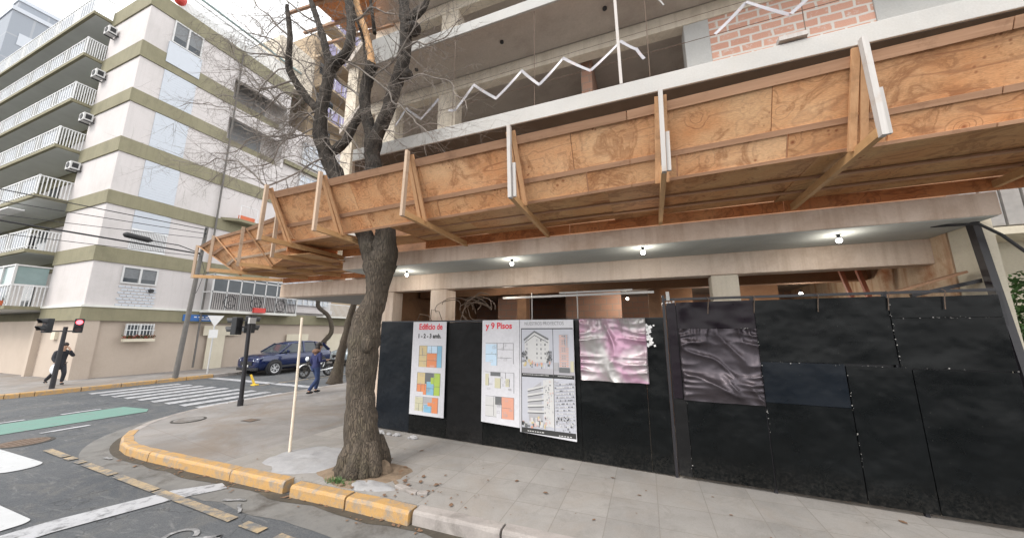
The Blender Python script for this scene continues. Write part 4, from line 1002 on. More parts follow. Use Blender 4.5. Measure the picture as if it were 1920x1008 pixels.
# horizontal tube on two uprights inside the big opening
t = thing('pipe_frame', 'pale horizontal pipe carried by two thin uprights in the big ground-floor opening', 'pipe', (-1.5, 7.3, 0))
M().bar((-3.04, 7.3, 3.02), (.2, 7.3, 3.03), .03, .045).build('pipe', MT['galv'], t); M().bar((-1.7, 7.26, 3.08), (-.2, 7.26, 3.09), .03, .035).build('short_pipe', MT['galv'], t)
for x in (-2.35, -1.33): M().cyl((x, 7.34, .2), (x, 7.34, 3.12), .014, seg=8).build('upright', MT['galv'], t)
for x0, lab in ((3.38, 'left one of two slanting red steel props under the right end of the beam'), (3.62, 'right one of two slanting red steel props under the right end of the beam')):
    o = M().bar((x0, 7.9, 3.42), (x0+.42, 7.9, 1.2), .06, .06).build('steel_prop', MT['prop']); tag(o, lab, 'prop', None)
# bulbs
def bulb(p, lab, lit=1.6):
    t = thing('light_bulb', lab, 'light bulb', p)
    M().cyl((p[0], p[1], p[2]-.05), (p[0], p[1], p[2]), .018, .022, 10).build('socket', MT['plastic'], t)
    M().ball((p[0], p[1], p[2]-.085), .036, 12, 8).build('globe', MT['bulb'], t, smooth=True)
    ld = bpy.data.lights.new('bulb_light', 'POINT'); ld.energy = lit; ld.color = (1, .93, .82); ld.shadow_soft_size = .04
    lo = bpy.data.objects.new('bulb_light', ld); COL.objects.link(lo); lo.location = (0, 0, -.20); lo.parent = t
for p, lab in (((-4.9,6.17,3.59), 'lit bulb under the slab edge just right of the big trunk'), ((-2.26,5.85,3.59), 'lit bulb under the slab above the banner with red writing'), ((.04,5.75,3.59), 'lit bulb under the slab above the crumpled silver vinyl'), ((2.6,5.95,3.59), 'lit bulb under the right end of the slab')):
    bulb(p, lab, 3.2)
bulb((-2.87, 7.2, 3.42), 'lit bulb inside the big ground-floor opening near the horizontal pipe', 9)
bulb((-.4, 9.5, 3.2), 'small lit bulb deep inside the ground floor behind the crumpled vinyl', 16)
for p, e in (((1.5, 9.0, 3.0), 8), ((3.0, 8.6, 3.1), 5)):
    bulb(p, 'lit bulb hanging deep inside the ground floor right of the pale column' if p[0] < 2 else 'lit bulb hanging deep inside behind the red props', e)
# white and red barrier tape in zigzag, a post, guide wires
def tape(pts, lab):
    m = M()
    for a, b in zip(pts, pts[1:]):
        A_ = Vector((a[0], 5.58, a[1])); B_ = Vector((b[0], 5.60, b[1])); n_ = 7; w = .026
        d = (B_-A_).normalized(); nn = Vector((-d.z, 0, d.x)); vs = []
        for i in range(n_+1):
            t_ = i/n_; p = A_.lerp(B_, t_); p.z -= .012*math.sin(math.pi*t_); tw = .18*math.sin(t_*3+a[0])
            q = nn*w*math.cos(tw) + Vector((0, w*math.sin(tw), 0)); th = Vector((0, .004, 0))
            vs += [p-q, p+q, p+q+th, p-q+th]
        fs = [(0,1,2,3), tuple(4*n_+k for k in (3,2,1,0))]
        for i in range(n_): fs += [(4*i+k, 4*(i+1)+k, 4*(i+1)+(k+1) % 4, 4*i+(k+1) % 4) for k in range(4)]
        m.add(vs, fs)
    return tag(m.build('barrier_tape', MT['tape']), lab, 'barrier tape')
tape([(-4.99,6.82),(-4.72,7.21),(-4.29,6.83),(-3.87,7.22)], 'short zigzag of white tape across the small left opening of the first floor')
tape([(-3.60,6.86),(-3.41,6.85),(-3.02,7.31),(-2.49,6.85),(-1.96,7.32),(-1.59,6.9),(-1.13,7.33),(-.62,6.91),(-.09,7.34),(.16,7.1),(.28,6.87)], 'long zigzag of white tape across the wide first-floor opening')
tape([(1.35,6.96),(1.82,7.39),(2.35,6.96),(2.80,7.35),(3.2,7.0)], 'zigzag of white tape in front of the red brick wall')
tag(M().bar((-.12,5.62,6.5),(-.14,5.62,8.68),.05,.05).build('timber_post', MT['tim_w']), 'pale vertical post standing on the first-floor slab edge where the tape peaks', 'post')
m = M()
m.tube([(-6.0,5.66,6.95),(4.5,5.66,7.05)], .006, 4); m.tube([(-6.0,5.66,7.42),(4.5,5.66,7.5)], .005, 4)
for x in (-3.55,-1.72,.35,2.52): m.tube([(x,5.66,6.5),(x+.02,5.66,8.68)], .007, 4)
tag(m.build('guide_wires', MT['iron']), 'thin rusty guide wires stretched along and across the first-floor openings', 'wire')
tag(M().box(2.15,5.55,6.53,2.50,5.68,6.60).build('loose_board', MT['tim_w']), 'short pale board lying on the slab edge below the red brick wall', 'board')
for p, lab in (((.12, 5.7, 8.6), 'white drooping wire under the upper slab above the wide opening'),):
    m = M(); m.tube([(p[0]+.55*t_, p[1], p[2]+.15-.9*t_*t_+.06*math.sin(t_*14)) for t_ in [i/12 for i in range(13)]], .014, 6)
    tag(m.build('loose_cable', MT['galv']), lab, 'cable')

# ------------------------------------------------------------------ plywood protective canopy over the pavement
def lerp(a, b, t): return a+(b-a)*t
CN = thing('protective_canopy', 'orange plywood protective canopy sloping outward over the pavement and wrapping the corner', 'canopy', (0, 4.5, 3.9))
def tipY(x): return lerp(3.90, 3.74, (x+6.24)/8.3)
def botY(x): return lerp(4.47, 4.13, (x+6.24)/8.3)
def tipZ(x): return lerp(3.92, 3.99, (x+6.24)/8.3)
def topZ(x): return 4.765+max(0, x-1.5)*.035
def P3(x, t, off=0):     # point on the sloping sheet, t=0 at the foot, 1 at the top
    y = lerp(botY(x), tipY(x)+.03, t); z = lerp(tipZ(x)+.06, topZ(x)-.01, t)
    return Vector((x, y-off*.86, z-off*.5))
def slope_sheet(x0, x1, t0, t1, off, th, skew=0):
    a = [P3(x0, t0, off), P3(x1, t0, off), P3(x1+skew, t1, off), P3(x0+skew, t1, off)]
    b = [P3(x0, t0, off-th), P3(x1, t0, off-th), P3(x1+skew, t1, off-th), P3(x0+skew, t1, off-th)]
    m = M(); m.add(a+b, [(0,1,2,3),(7,6,5,4),(1,0,4,5),(2,1,5,6),(3,2,6,7),(0,3,7,4)]); return m
xs = [-6.36, -4.4, -3.0, -.72, .32, 1.36, 2.14, 4.35, 6.6, 8.8]
for i in range(len(xs)-1):
    a, b = xs[i]+.004, xs[i+1]-.004
    slope_sheet(a, b, .33, 1, .0, .018).build('plywood_sheet', MT['ply_x'], CN)
    slope_sheet(a+.15, b+.15-.01, 0, .325, .003 if i % 2 else 0, .018).build('plywood_sheet', MT['ply_x'], CN)
for a, b in ((-6.4,-3.1),(-3.09,-.05),(-.04,3.0),(3.01,6.0),(6.01,8.9)):
    slope_sheet(a, b, .90, 1.02, .032, .03).build('top_rail', MT['tim_x'], CN)
    slope_sheet(a, b, .30, .37, .022, .02).build('batten', MT['tim_x'], CN)
    slope_sheet(a, b, -.03, .01, .018, .018).build('edge_strip', MT['tim_x'], CN)
# floor boards of the canopy
for i, (a, b) in enumerate(((-6.4,-5.0),(-3.95,-2.6),(-2.6,-.35),(-.35,1.8),(1.8,4.1),(4.1,6.5),(6.5,8.9))):
    M().add([(a, botY(a)+.005, tipZ(a)+.055), (b, botY(b)+.005, tipZ(b)+.055), (b, 5.57, 4.06), (a, 5.57, 4.04),
             (a, botY(a)+.005, tipZ(a)+.075), (b, botY(b)+.005, tipZ(b)+.075), (b, 5.57, 4.08), (a, 5.57, 4.06)],
            [(3,2,1,0),(4,5,6,7),(0,1,5,4),(1,2,6,5),(2,3,7,6),(3,0,4,7)]).build('floor_board', MT['ply_f'], CN)
# pieces around the tree hole
M().box(-5.0, 5.05, 4.02, -3.95, 5.57, 4.04).build('floor_board', MT['ply_f'], CN)
for y in (4.75, 5.2):
    M().bar((-6.3, y, 4.02), (-4.95, y, 4.02), .045, .02).build('joist', MT['tim_x'], CN); M().bar((-3.9, y, 4.02), (8.8, y, 4.035), .045, .02).build('joist', MT['tim_x'], CN)
for a, b in ((-6.2,-4.9),(-4.0,-1.1),(-1.09,1.9),(1.91,4.9),(4.91,8.8)):
    M().box(a, 5.565, 3.89, b, 5.59, 4.045).build('fascia_board', MT['ply_o'], CN)
def bracket(tip, inner, top, foot, white=0, arm=.055):
    """horizontal beam, upright at its tip, pair of braces down the slope"""
    tip, inner, top, foot = map(Vector, (tip, inner, top, foot))
    d = (inner-tip).normalized(); side = Vector((d.y, -d.x, 0))
    o = M().bar(tip-d*.03, inner, .055, .085).build('bracket', MT['tim_y'], CN)
    up = M().bar(tip+Vector((0,0,-.05))-d*.055, top-d*.055, .06, .045, up=side)
    up.build('upright', MT['tim_w' if white else 'tim_z'], o)
    if white: M().bar(tip+side*.05+Vector((0,0,-.03))-d*.03, tip.lerp(top,.45)+side*.05-d*.03, .03, .04, up=side).build('splice_board', MT['tim_w'], o)
    for s in (-.045, .045):
        M().bar(foot+side*s+Vector((0,0,-.02)), top+side*s*.7+Vector((0,0,-.04)), .028, .06, up=side).build('brace', MT['tim_b'], o)
for i, x in enumerate((-6.24, -4.88, -3.12, -1.46, .29, 2.02, 3.92, 5.8)):
    zt = tipZ(x)
    tl = (.02, .01, .03, -.02, .03, .0, .02, 0)[i]
    bracket((x, tipY(x)-.03, zt-.03), (x+(-.02 if i % 2 else .03), 5.6, zt-.045), (x+tl, tipY(x)-.03, topZ(x)+.10), (x, botY(x)-.10, zt+.0), white=(i in (3, 4, 5, 7)))
# corner wing: tips run from the avenue towards the side street
W = [(-6.75, 4.47), (-8.37, 4.82), (-9.83, 5.02), (-11.35, 5.45)]       # tips
WB = [(-6.65, 5.06), (-8.0, 5.26), (-9.1, 5.30), (-9.95, 5.75)]          # feet of the slope
WI = [(-6.3, YW), (-7.4, YW), (-8.6, YW), (-9.70, YW)]                  # inner ends on the beam
zt = 3.74
for i in range(4):
    tp = Vector((*W[i], zt)); bracket(tp, (*WI[i], zt-.02), (W[i][0], W[i][1], zt+.86), (*WB[i], zt+.02))
wx = []
for (a, b, c_, d_) in ((W[0], W[1], WB[0], WB[1]), (W[1], W[2], WB[1], WB[2]), (W[2], W[3], WB[2], WB[3])):
    zt0, zt1 = zt+.03, zt+.84
    def pt(t, s, off=0): 
        lo = Vector((lerp(c_[0], d_[0], s), lerp(c_[1], d_[1], s), zt0)); hi = Vector((lerp(a[0], b[0], s), lerp(a[1], b[1], s), zt1))
        return lo.lerp(hi, t) + Vector((-.2*off, -.85*off, -.45*off))
    def sh(t0, t1, s0, s1, off, th):
        v = [pt(t0,s0,off), pt(t0,s1,off), pt(t1,s1,off), pt(t1,s0,off)] + [pt(t0,s0,off-th), pt(t0,s1,off-th), pt(t1,s1,off-th), pt(t1,s0,off-th)]
        return M().add(v, [(3,2,1,0),(4,5,6,7),(0,1,5,4),(1,2,6,5),(2,3,7,6),(3,0,4,7)])
    sh(.0, .5, 0, 1, 0, .018).build('plywood_sheet', MT['ply_x'], CN); sh(.502, 1, 0, 1, 0, .018).build('plywood_sheet', MT['ply_x'], CN)
    for t0 in (.28, .66): sh(t0, t0+.06, 0, 1, .03, .028).build('batten', MT['tim_z'] if t0 < .5 else MT['tim_x'], CN)
    sh(.93, 1.0, 0, 1, .03, .028).build('top_rail', MT['tim_x'], CN)
M().bar((-6.42,4.46,3.925),(-6.42,5.62,3.925),.02,.27).build('fascia_board', MT['ply_o'], CN)
M().prism([(-6.12,4.72),(-6.66,4.66),(-8.0,5.28),(-9.1,5.32),(-9.95,5.8),(-9.7,YW-.03),(-6.3,YW-.03),(-6.3,5.58),(-6.12,5.58)], zt+.035, zt+.055).build('floor_board', MT['ply_f'], CN)
for y in (5.6, 6.1): M().bar((-9.6, y, zt+.01), (-6.3, y, zt+.01), .05, .04).build('joist', MT['tim_x'], CN)
M().box(-9.6, YW-.06, 3.625, -6.3, YW-.035, 3.76).build('fascia_board', MT['ply_o'], CN)
for x in (-7.0, -6.6, -7.8): M().box(x, YW+.02, 3.61, x+.28, YW+.2, 3.78).build('packing_block', MT['tim_z'], CN)
# upper canopy high on the corner
UC = thing('upper_canopy', 'second plywood canopy high on the corner seen from below between the branches', 'canopy', (-8, 6.5, 11))
M().prism([(-5.7, 4.2), (-7.3, 4.2), (-7.6, 4.75), (-7.45, 6.2), (-6.6, 6.3), (-5.9, 5.6)], 10.72, 10.76).build('floor_board', MT['ply_o'], UC)
for y, x0 in ((4.5, -8.0), (5.1, -8.5), (5.7, -8.6), (6.2, -8.3)): M().bar((x0, y, 10.68), (-6.0, y+.2, 10.68), .07, .06).build('joist', MT['tim_x'], UC)
for a, b in (((-7.3,4.25),(-7.6,4.75)),):
    m = M(); m.add([(a[0],a[1],10.74),(b[0],b[1],10.74),(b[0]-.35,b[1]-.25,11.6),(a[0]-.1,a[1]-.45,11.6),(a[0],a[1]+.03,10.74),(b[0]+.02,b[1]+.02,10.74),(b[0]-.33,b[1]-.22,11.6),(a[0]-.1,a[1]-.42,11.6)], [(0,1,2,3),(7,6,5,4),(0,4,5,1),(1,5,6,2),(2,6,7,3),(3,7,4,0)])
    m.build('plywood_sheet', MT['ply_o'], UC)

# ------------------------------------------------------------------ black hoarding
def dented(x0, x1, z0, z1, yf, amp, seed, sc=1.6, n=26, th=.012, folds=0, bulge=0):
    """sheet with real dents; yf(x) gives the line of the fence"""
    m = M(); nz = max(4, int(n*(z1-z0)/max(.3, x1-x0))); nz = min(nz, 60); vs = []
    for j in range(nz+1):
        for i in range(n+1):
            x = lerp(x0, x1, i/n); z = lerp(z0, z1, j/nz)
            e = min(1, min(i, n-i)/3)*min(1, min(j, nz-j)/3)
            d = amp*mnoise.noise((x*sc, z*sc, seed))*e
            if folds:
                q = mnoise.noise((x*1.3, z*1.3, seed+4))
                u, w_ = (x-x0)/(x1-x0), (z-z0)/(z1-z0)
                wa = mnoise.noise((x*1.1, z*1.1, seed+2))
                dr = 1-abs(mnoise.noise((u*1.9+1.6*wa, w_*1.5+1.2*wa, seed+9)))*2.6          # broad soft drapes
                d = folds*.85*max(0, dr)**1.6 + folds*.25*(.5+mnoise.noise((u*3.2, w_*3.2, seed+3)))
                for ed, kk in ((u, 5.5), (1-u, 5.5), (1-w_, 7.0)):                                # short gathers at the nailed edges
                    al = w_ if ed is u or ed == 1-u else u
                    ph = al*21 + 4*mnoise.noise((al*3, ed*2, seed+ed*0))
                    d += folds*.75*math.exp(-ed*kk)*(1-abs(math.sin(ph))**.6)*(.4+1.1*abs(mnoise.noise((al*5, 1.7, seed))))*2
                d += folds*.10*mnoise.noise((u*12, w_*12, seed))
                d = max(.002, d)*min(1, min(i, n-i)/1.5+.15)
                if bulge: d += bulge*math.exp(-((w_-.20)/.13)**2)*math.sin(math.pi*min(1, max(0, u)))
            vs.append((x, yf(x)-d, z))
    fs = [(j*(n+1)+i, j*(n+1)+i+1, (j+1)*(n+1)+i+1, (j+1)*(n+1)+i) for j in range(nz) for i in range(n)]
    k = len(vs); vs2 = [(p[0], p[1]+th+.03, p[2]) for p in vs if 1]
    # rim faces and a flat back
    m.add(vs, fs)
    b = [(x0, yf(x0)+th, z0), (x1, yf(x1)+th, z0), (x1, yf(x1)+th, z1), (x0, yf(x0)+th, z1)]
    if amp < .02 and not folds: m.add(b, [(3,2,1,0)])
    c0, c1, c2, c3 = 0, n, nz*(n+1)+n, nz*(n+1)
    m.add([vs[c0], vs[c1], vs[c2], vs[c3]] + b, [(0,4,5,1),(1,5,6,2),(2,6,7,3),(3,7,4,0)])
    return m
F1 = thing('hoarding', 'lower black sheet-metal hoarding carrying the building advertisements', 'hoarding', (-2.8, 6.2, .15))
def yL(x): return lerp(6.50, 6.00, (x+5.82)/6.05)
def yR(x): return lerp(5.96, 5.74, (x-.3)/3.5)
xs = [-5.80, -4.83, -3.86, -3.02, -2.1, -1.1, -.04, .27]
for i in range(len(xs)-1):
    dented(xs[i]+.003, xs[i+1]-.003, .17, 2.47-(.012*(i % 3)), yL, .012, i*3.1, n=14).build('metal_sheet', MT['blk_navy'] if i in (0,) else MT['blk2'] if i in (2,) else MT['blk'], F1, smooth=False)
M().bar((-5.8, yL(-5.8)+.03, 2.48), (.28, yL(.28)+.03, 2.46), .05, .04).build('top_rail', MT['post_bk'], F1)
for x in (-4.83, -3.02, -1.1): M().bar((x, yL(x)+.06, .15), (x, yL(x)+.06, 2.46), .05, .05).build('post', MT['post_bk'], F1)
M().bar((-5.83, 6.54, 1.3), (-7.75, 9.0, 1.3), .02, 2.3).build('side_sheet', MT['blk'], F1)
F2 = thing('gate_hoarding', 'taller glossy black sheet-metal gate hoarding with a frame on the right', 'hoarding', (2, 5.9, .15))
cells = [(.33,.50,.2,1.26,'blk2'),(.33,.46,1.27,2.70,'blk_pk'),(.50,1.47,.2,1.25,'blk'),(1.48,2.38,1.30,1.84,'blk_navy'),(1.48,2.38,.2,1.295,'blk'),(1.48,2.9,1.85,2.70,'blk'),(2.385,3.0,.2,1.82,'blk'),(3.005,3.86,.2,1.80,'blk'),(2.905,3.86,1.815,2.42,'blk'),(2.905,3.86,2.425,2.68,'blk')]
M().bar((.32, yR(.32)+.075, 1.44), (3.86, yR(3.86)+.075, 1.44), .01, 2.46).build('backing_sheet', MT['post_bk'], F2)
for i, (x0, x1, z0, z1, mt_) in enumerate(cells):
    dented(x0+.003, x1-.003, z0, z1, (lambda x, o=(i % 2)*.004: yR(x)+o), .014, 40+i*2.7, n=16).build('metal_sheet', MT[mt_], F2)
o = dented(.465, 1.475, 2.30, 2.705, lambda x: yR(x)+.0, .035, 61.0, 4.5, n=44).build('metal_sheet', MT['blk_pk'], F2, smooth=True, label='purplish crinkled sheet at the top left of the gate hoarding')
o = dented(.47, 1.474, 1.255, 2.296, lambda x: yR(x)-.010, .05, 71.3, 1.9, n=72, folds=.06, bulge=.10).build('crumpled_sheet', MT['crumple'], F2, smooth=True, label='heavily crumpled shiny dark sheet')
M().bar((.30, yR(.3)+.03, 2.76), (3.86, yR(3.86)+.03, 2.74), .035, .035).build('top_rail', MT['post_bk'], F2)
for x, h in ((.29, 2.83), (1.475, 2.77), (2.90, 2.76), (3.88, 2.72)): M().bar((x, yR(x)+.045, .15), (x, yR(x)+.045, h), .04, .04).build('post', MT['post_bk'], F2)
for x in (.9, 1.48, 2.2, 2.9, 3.4): m = M().tube([(x, yR(x)-.01, 2.77), (x+.02, yR(x)-.03, 2.74), (x+.005, yR(x)-.02, 2.66), (x-.01, yR(x)-.02, 2.52)], .006, 5); m.build('tie_wire', MT['iron'], F2)
m = M()
for k, (x, z) in enumerate(((.33,2.71),(.37,2.71),(.42,2.72))): m.box(x, yR(x)-.012, z-.015, x+.03, yR(x)-.002, z+.012)
m.build('hinge_plate', MT['galv'], F2)
M().bar((.36, 5.97, 2.74), (.36, 5.97, 2.88), .05, .05).build('post_cap', MT['conc_w'], F2)
# rivet/tape seam chips along the joints
m = M(); rg = random.Random(31)
for (xa, za, xb, zb) in ((1.475,.9,1.475,2.3),(1.48,1.845,3.86,1.81),(2.38,.5,2.38,1.84),(2.9,1.9,2.9,2.7),(2.9,2.42,3.86,2.42),(.465,2.3,1.47,2.3),(.5,.3,.5,2.3)):
    for k in range(16):
        t_ = rg.random(); x = lerp(xa, xb, t_)+rg.gauss(0,.006); z = lerp(za, zb, t_)+rg.gauss(0,.006); s = .002+.006*rg.random()**3
        y = yR(x)-.028
        m.add([(x-s,y,z-s*.5),(x+s*.8,y,z-s),(x+s,y,z+s*.6),(x-s*.4,y,z+s),(x,y+.02,z)], [(0,1,2,3),(0,4,1),(1,4,2),(2,4,3),(3,4,0)])
m.build('paint_chips', MT['smoky'], F2)['kind'] = 'stuff'
# tall dark post leaning at the right end, cable, rod
o = M().bar((3.93, 5.66, .15), (3.90, 5.90, 3.62), .07, .10).build('leaning_post', MT['post_bk']); tag(o, 'tall dark steel post leaning against the wall at the right end of the gate hoarding', 'post')
o = M().tube([(3.55,5.95,3.60),(3.82,5.70,3.53),(3.99,5.70,3.37),(4.15,5.65,3.08),(4.3,5.6,2.6)], .017, 8).build('loose_cable', MT['cable']); tag(o, 'black cable looping from the slab over the leaning post', 'cable')
o = M().bar((3.30, 6.1, 2.72), (4.15, 6.1, 2.93), .045, .045).build('steel_bar', MT['post_bk']); tag(o, 'dark square bar lying crosswise behind the leaning post above the hoarding', 'bar')
o = M().bar((2.9, 6.16, 2.69), (3.85, 6.14, 3.0), .20, .03).build('plank', MT['tim_x']); tag(o, 'brown plank sloping behind the top right of the gate hoarding', 'plank')
# crumpled silver-pink vinyl
m, n, b = nt('silver_vinyl'); v = coords(n)
c = mix(n, ramp(n, noise(n, v, 1.3, 4, .6, .8), [(.42, 0), (.60, 1)]), (.42, .405, .40), (.42, .25, .34))
L(n, c, b.inputs['Base Color']); b.inputs['Metallic'].default_value = .5; b.inputs['Roughness'].default_value = .38
MT['vinyl'] = m
V = thing('crumpled_vinyl', 'crumpled shiny silver and pink vinyl hanging on the black hoarding right of the photo banner', 'banner', (-.5, 5.95, 1.46))
dented(-1.08, .0, 1.46, 2.47, lambda x: yL(x)-.06, .075, 12.2, 1.7, n=84, folds=.085).build('vinyl_sheet', MT['vinyl'], V, smooth=True)
m = M(); rg = random.Random(6)
for i in range(46):
    x = -.0+rg.gauss(.035,.028); z = lerp(2.02, 2.36, rg.random()); s = rg.uniform(.012,.035); y = yL(x)-.03-rg.uniform(0,.025); a = rg.uniform(0,6.3)
    m.add([(x+s*math.cos(a+k*1.57), y-.01*(k % 2), z+s*math.sin(a+k*1.57)) for k in range(4)], [(0,1,2),(0,2,3)])
m.build('torn_edge', MT['signwhite'], V)

# ------------------------------------------------------------------ banners
def text_mesh(s, size, x, z, yf, mat, name, parent, align='LEFT', bold=0, sx=1, shear=0):
    cu = bpy.data.curves.new(name, 'FONT'); cu.body = s; cu.size = size; cu.align_x = align; cu.offset = bold; cu.extrude = .0015; cu.shear = shear; cu.resolution_u = 3
    tmp = bpy.data.objects.new('tmp', cu); COL.objects.link(tmp)
    dg = bpy.context.evaluated_depsgraph_get(); me = bpy.data.meshes.new_from_object(tmp.evaluated_get(dg))
    bpy.data.objects.remove(tmp); bpy.data.curves.remove(cu)
    mm = M(); mm.add([(x+v_.co.x*sx, yf(x+v_.co.x*sx)-.0+(-v_.co.z), z+v_.co.y) for v_ in me.vertices], [tuple(p.vertices) for p in me.polygons])
    bpy.data.meshes.remove(me)
    return mm.build(name, mat, parent)
def ink(name, c): return plain(name, c, .5, var=.06, sc=20)
INK = dict(red=ink('ink_red', (.62,.03,.05)), blk=ink('ink_black', (.03,.03,.03)), grey=ink('ink_grey', (.22,.22,.23)), blue=ink('ink_blue', (.20,.40,.55)), lblue=ink('ink_pale_blue', (.45,.58,.70)),
           org=ink('ink_orange', (.60,.22,.10)), sal=ink('ink_salmon', (.58,.29,.21)), tan=ink('ink_tan', (.52,.42,.23)), cr=ink('ink_cream', (.48,.46,.33)), grn=ink('ink_lime', (.33,.45,.08)), dk=ink('ink_dark_grey', (.12,.125,.13)),
           sky=ink('ink_sky', (.42,.43,.48)), wht=ink('ink_white', (.50,.50,.50)), pink=ink('ink_pinkish', (.52,.38,.36)), mid=ink('ink_mid_grey', (.34,.34,.36)), st=ink('ink_street', (.38,.37,.40)))
keys = list(INK)
class Flat:
    """printed picture: shapes laid a fraction of a millimetre above each other on a banner"""
    def __init__(s, yf, x0, z0, w, h, lay=.0022): s.m = M(); s.yf = yf; s.x0 = x0; s.z0 = z0; s.w = w; s.h = h; s.lay = lay; s.k = 0
    def poly(s, pts, ink_):
        s.k += 1; s.m.mat(keys.index(ink_)); off = s.lay + s.k*.00012
        vs = [(s.x0+u*s.w, s.yf(s.x0+u*s.w)-off, s.z0+v*s.h) for u, v in pts]
        ar = sum(pts[i][0]*pts[(i+1) % len(pts)][1]-pts[(i+1) % len(pts)][0]*pts[i][1] for i in range(len(pts)))
        s.m.add(vs, [tuple(range(len(vs))) if ar > 0 else tuple(reversed(range(len(vs))))]); return s
    def rect(s, a, b, c, d, ink_): return s.poly([(a,b),(c,b),(c,d),(a,d)], ink_)
    def frame(s, a, b, c, d, t, ink_, ta=None):
        ta = ta or t*s.w/s.h
        return s.rect(a,b,c,b+ta,ink_).rect(a,d-ta,c,d,ink_).rect(a,b,a+t,d,ink_).rect(c-t,b,c,d,ink_)
    def build(s, name, parent): return s.m.build(name, list(INK.values()), parent)
def banner_sheet(x0, x1, zb0, zb1, zt0, zt1, yf, parent, th=.004, mat='banner', nm='sheet'):
    m = M(); n = 10; vs = []
    for i in range(n+1):
        x = lerp(x0, x1, i/n)
        vs += [(x, yf(x), lerp(zb0, zb1, i/n)), (x, yf(x), lerp(zt0, zt1, i/n)), (x, yf(x)+th, lerp(zb0, zb1, i/n)), (x, yf(x)+th, lerp(zt0, zt1, i/n))]
    fs = []
    for i in range(n):
        a = 4*i; c = a+4; fs += [(a, c, c+1, a+1), (a+2, a+3, c+3, c+2), (a+1, c+1, c+3, a+3), (a, a+2, c+2, c)]
    fs += [(0,1,3,2), (4*n, 4*n+2, 4*n+3, 4*n+1)]
    return m.add(vs, fs).build(nm, MT[mat], parent)
yb = lambda x: yL(x)-.045
X0, X1 = -4.80, -3.905
B1 = thing('plan_banner', 'narrow white banner with red heading and three coloured floor plans', 'banner', (-4.36, 6.3, .54))
banner_sheet(X0, X1, .55, .55, 2.47, 2.465, yb, B1)
text_mesh('Edificio de', .175, -4.635, 2.305, lambda x: yb(x)-.002, INK['red'], 'heading', B1, bold=.005, sx=.86)
text_mesh('1 - 2 - 3 amb.', .125, -4.66, 2.125, lambda x: yb(x)-.002, INK['blk'], 'subheading', B1, bold=.005, sx=.92)
rp = random.Random(77)
def walls(f, lines, t=.014):
    for (a, b, c, d) in lines:
        if abs(a-c) < 1e-6: f.rect(a-t/2, min(b,d), a+t/2, max(b,d), 'dk')
        else: f.rect(min(a,c), b-t/2, max(a,c), b+t/2, 'dk')
def plan(parent, yf, x0, z0, w, h, regions, lines, nm='floor_plan'):
    f = Flat(yf, x0, z0, w, h)
    for (a, b, c, d, k) in regions: f.rect(a, b, c, d, k)
    walls(f, lines)
    for i in range(9):
        a, b = rp.uniform(.05,.85), rp.uniform(.08,.85); f.frame(a, b, a+rp.uniform(.05,.12), b+rp.uniform(.05,.12), .008, 'mid')
    f.build(nm, parent)
o_lines = [(0,1,1,1),(0,.55,.35,.55),(.35,0,.35,1),(.38,.65,.8,.65),(.8,0,.8,1),(1,0,1,1),(0,0,0,1),(.15,.55,.15,.9),(.55,.65,.55,1),(.35,.32,.8,.32),(0,.28,.35,.28)]
plan(B1, yb, -4.60, 1.52, .60, .44, [(0,.0,.36,1,'tan'),(.36,0,.78,.66,'org'),(.36,.66,.8,1,'lblue'),(.8,0,1,1,'blue'),(.5,0,.7,.1,'banner' if 0 else 'sal')], o_lines)
plan(B1, yb, -4.62, .965 , .60, .44, [(0,.45,.35,1,'tan'),(.35,.5,.72,1,'dk'),(0,.12,.42,.48,'org'),(.28,.0,.42,.2,'org'),(.42,0,.74,.6,'blue'),(.74,0,1,1,'grn'),(.6,.5,.8,.8,'grn')], [(0,1,1,1),(0,.45,.35,.45),(.35,.2,.35,1),(.42,0,.42,.6),(.74,0,.74,1),(.42,.3,.74,.3),(1,0,1,1),(0,.12,0,1),(.18,.12,.18,.45),(.74,.4,1,.4)])
plan(B1, yb, -4.655, .62-.0, .60, .30*1.0, [(0,.05,.36,.95,'cr'),(.36,.55,.8,1,'mid'),(.4,0,.72,.52,'blue'),(.74,0,1,1,'org'),(.56,.42,.8,.66,'org')], [(0,1,1,1),(0,.55,.36,.55),(.36,0,.36,1),(.72,0,.72,.5),(1,0,1,1),(.36,.5,.72,.5),(.18,.05,.18,.55)])
yc = lambda x: yL(x)-.05
B2 = thing('photo_banner', 'wide white banner with faded floor plans and four grey pictures of buildings', 'banner', (-2.1, 6.15, .56))
banner_sheet(-3.03, -2.225, .585, .56, 2.48, 2.475, yc, B2, nm='plan_sheet')
banner_sheet(-2.215, -1.185, .50, .46, 2.475, 2.465, lambda x: yc(x)-.003, B2, nm='picture_sheet', mat='banner')
text_mesh('y 9 Pisos', .165, -2.95, 2.315, lambda x: yc(x)-.003, INK['red'], 'heading', B2, bold=.004, sx=.98)
text_mesh('NUESTROS PROYECTOS', .088, -2.12, 2.375, lambda x: yc(x)-.006, INK['grey'], 'heading', B2, bold=.0, sx=.80)
f_l = [(0,1,1,1),(1,.1,1,1),(0,.5,.4,.5),(.42,0,.42,1),(.42,.72,1,.72),(.65,.72,.65,1),(.42,.35,.95,.35)]
plan(B2, yc, -2.95, 1.62, .60, .42, [(0,.15,.42,.95,'lblue'),(.2,.0,.42,.2,'lblue')], f_l)
plan(B2, yc, -2.96, 1.14, .62, .36, [(.02,.3,.14,.9,'cr'),(.2,.8,.55,1,'dk'),(.35,.2,.55,.7,'cr'),(.72,.3,.85,.7,'cr')], [(0,1,1,1),(1,.0,1,1),(.14,.3,.14,.7),(.55,.2,.55,.7),(.72,.7,.72,1),(.85,.3,.85,.7)])
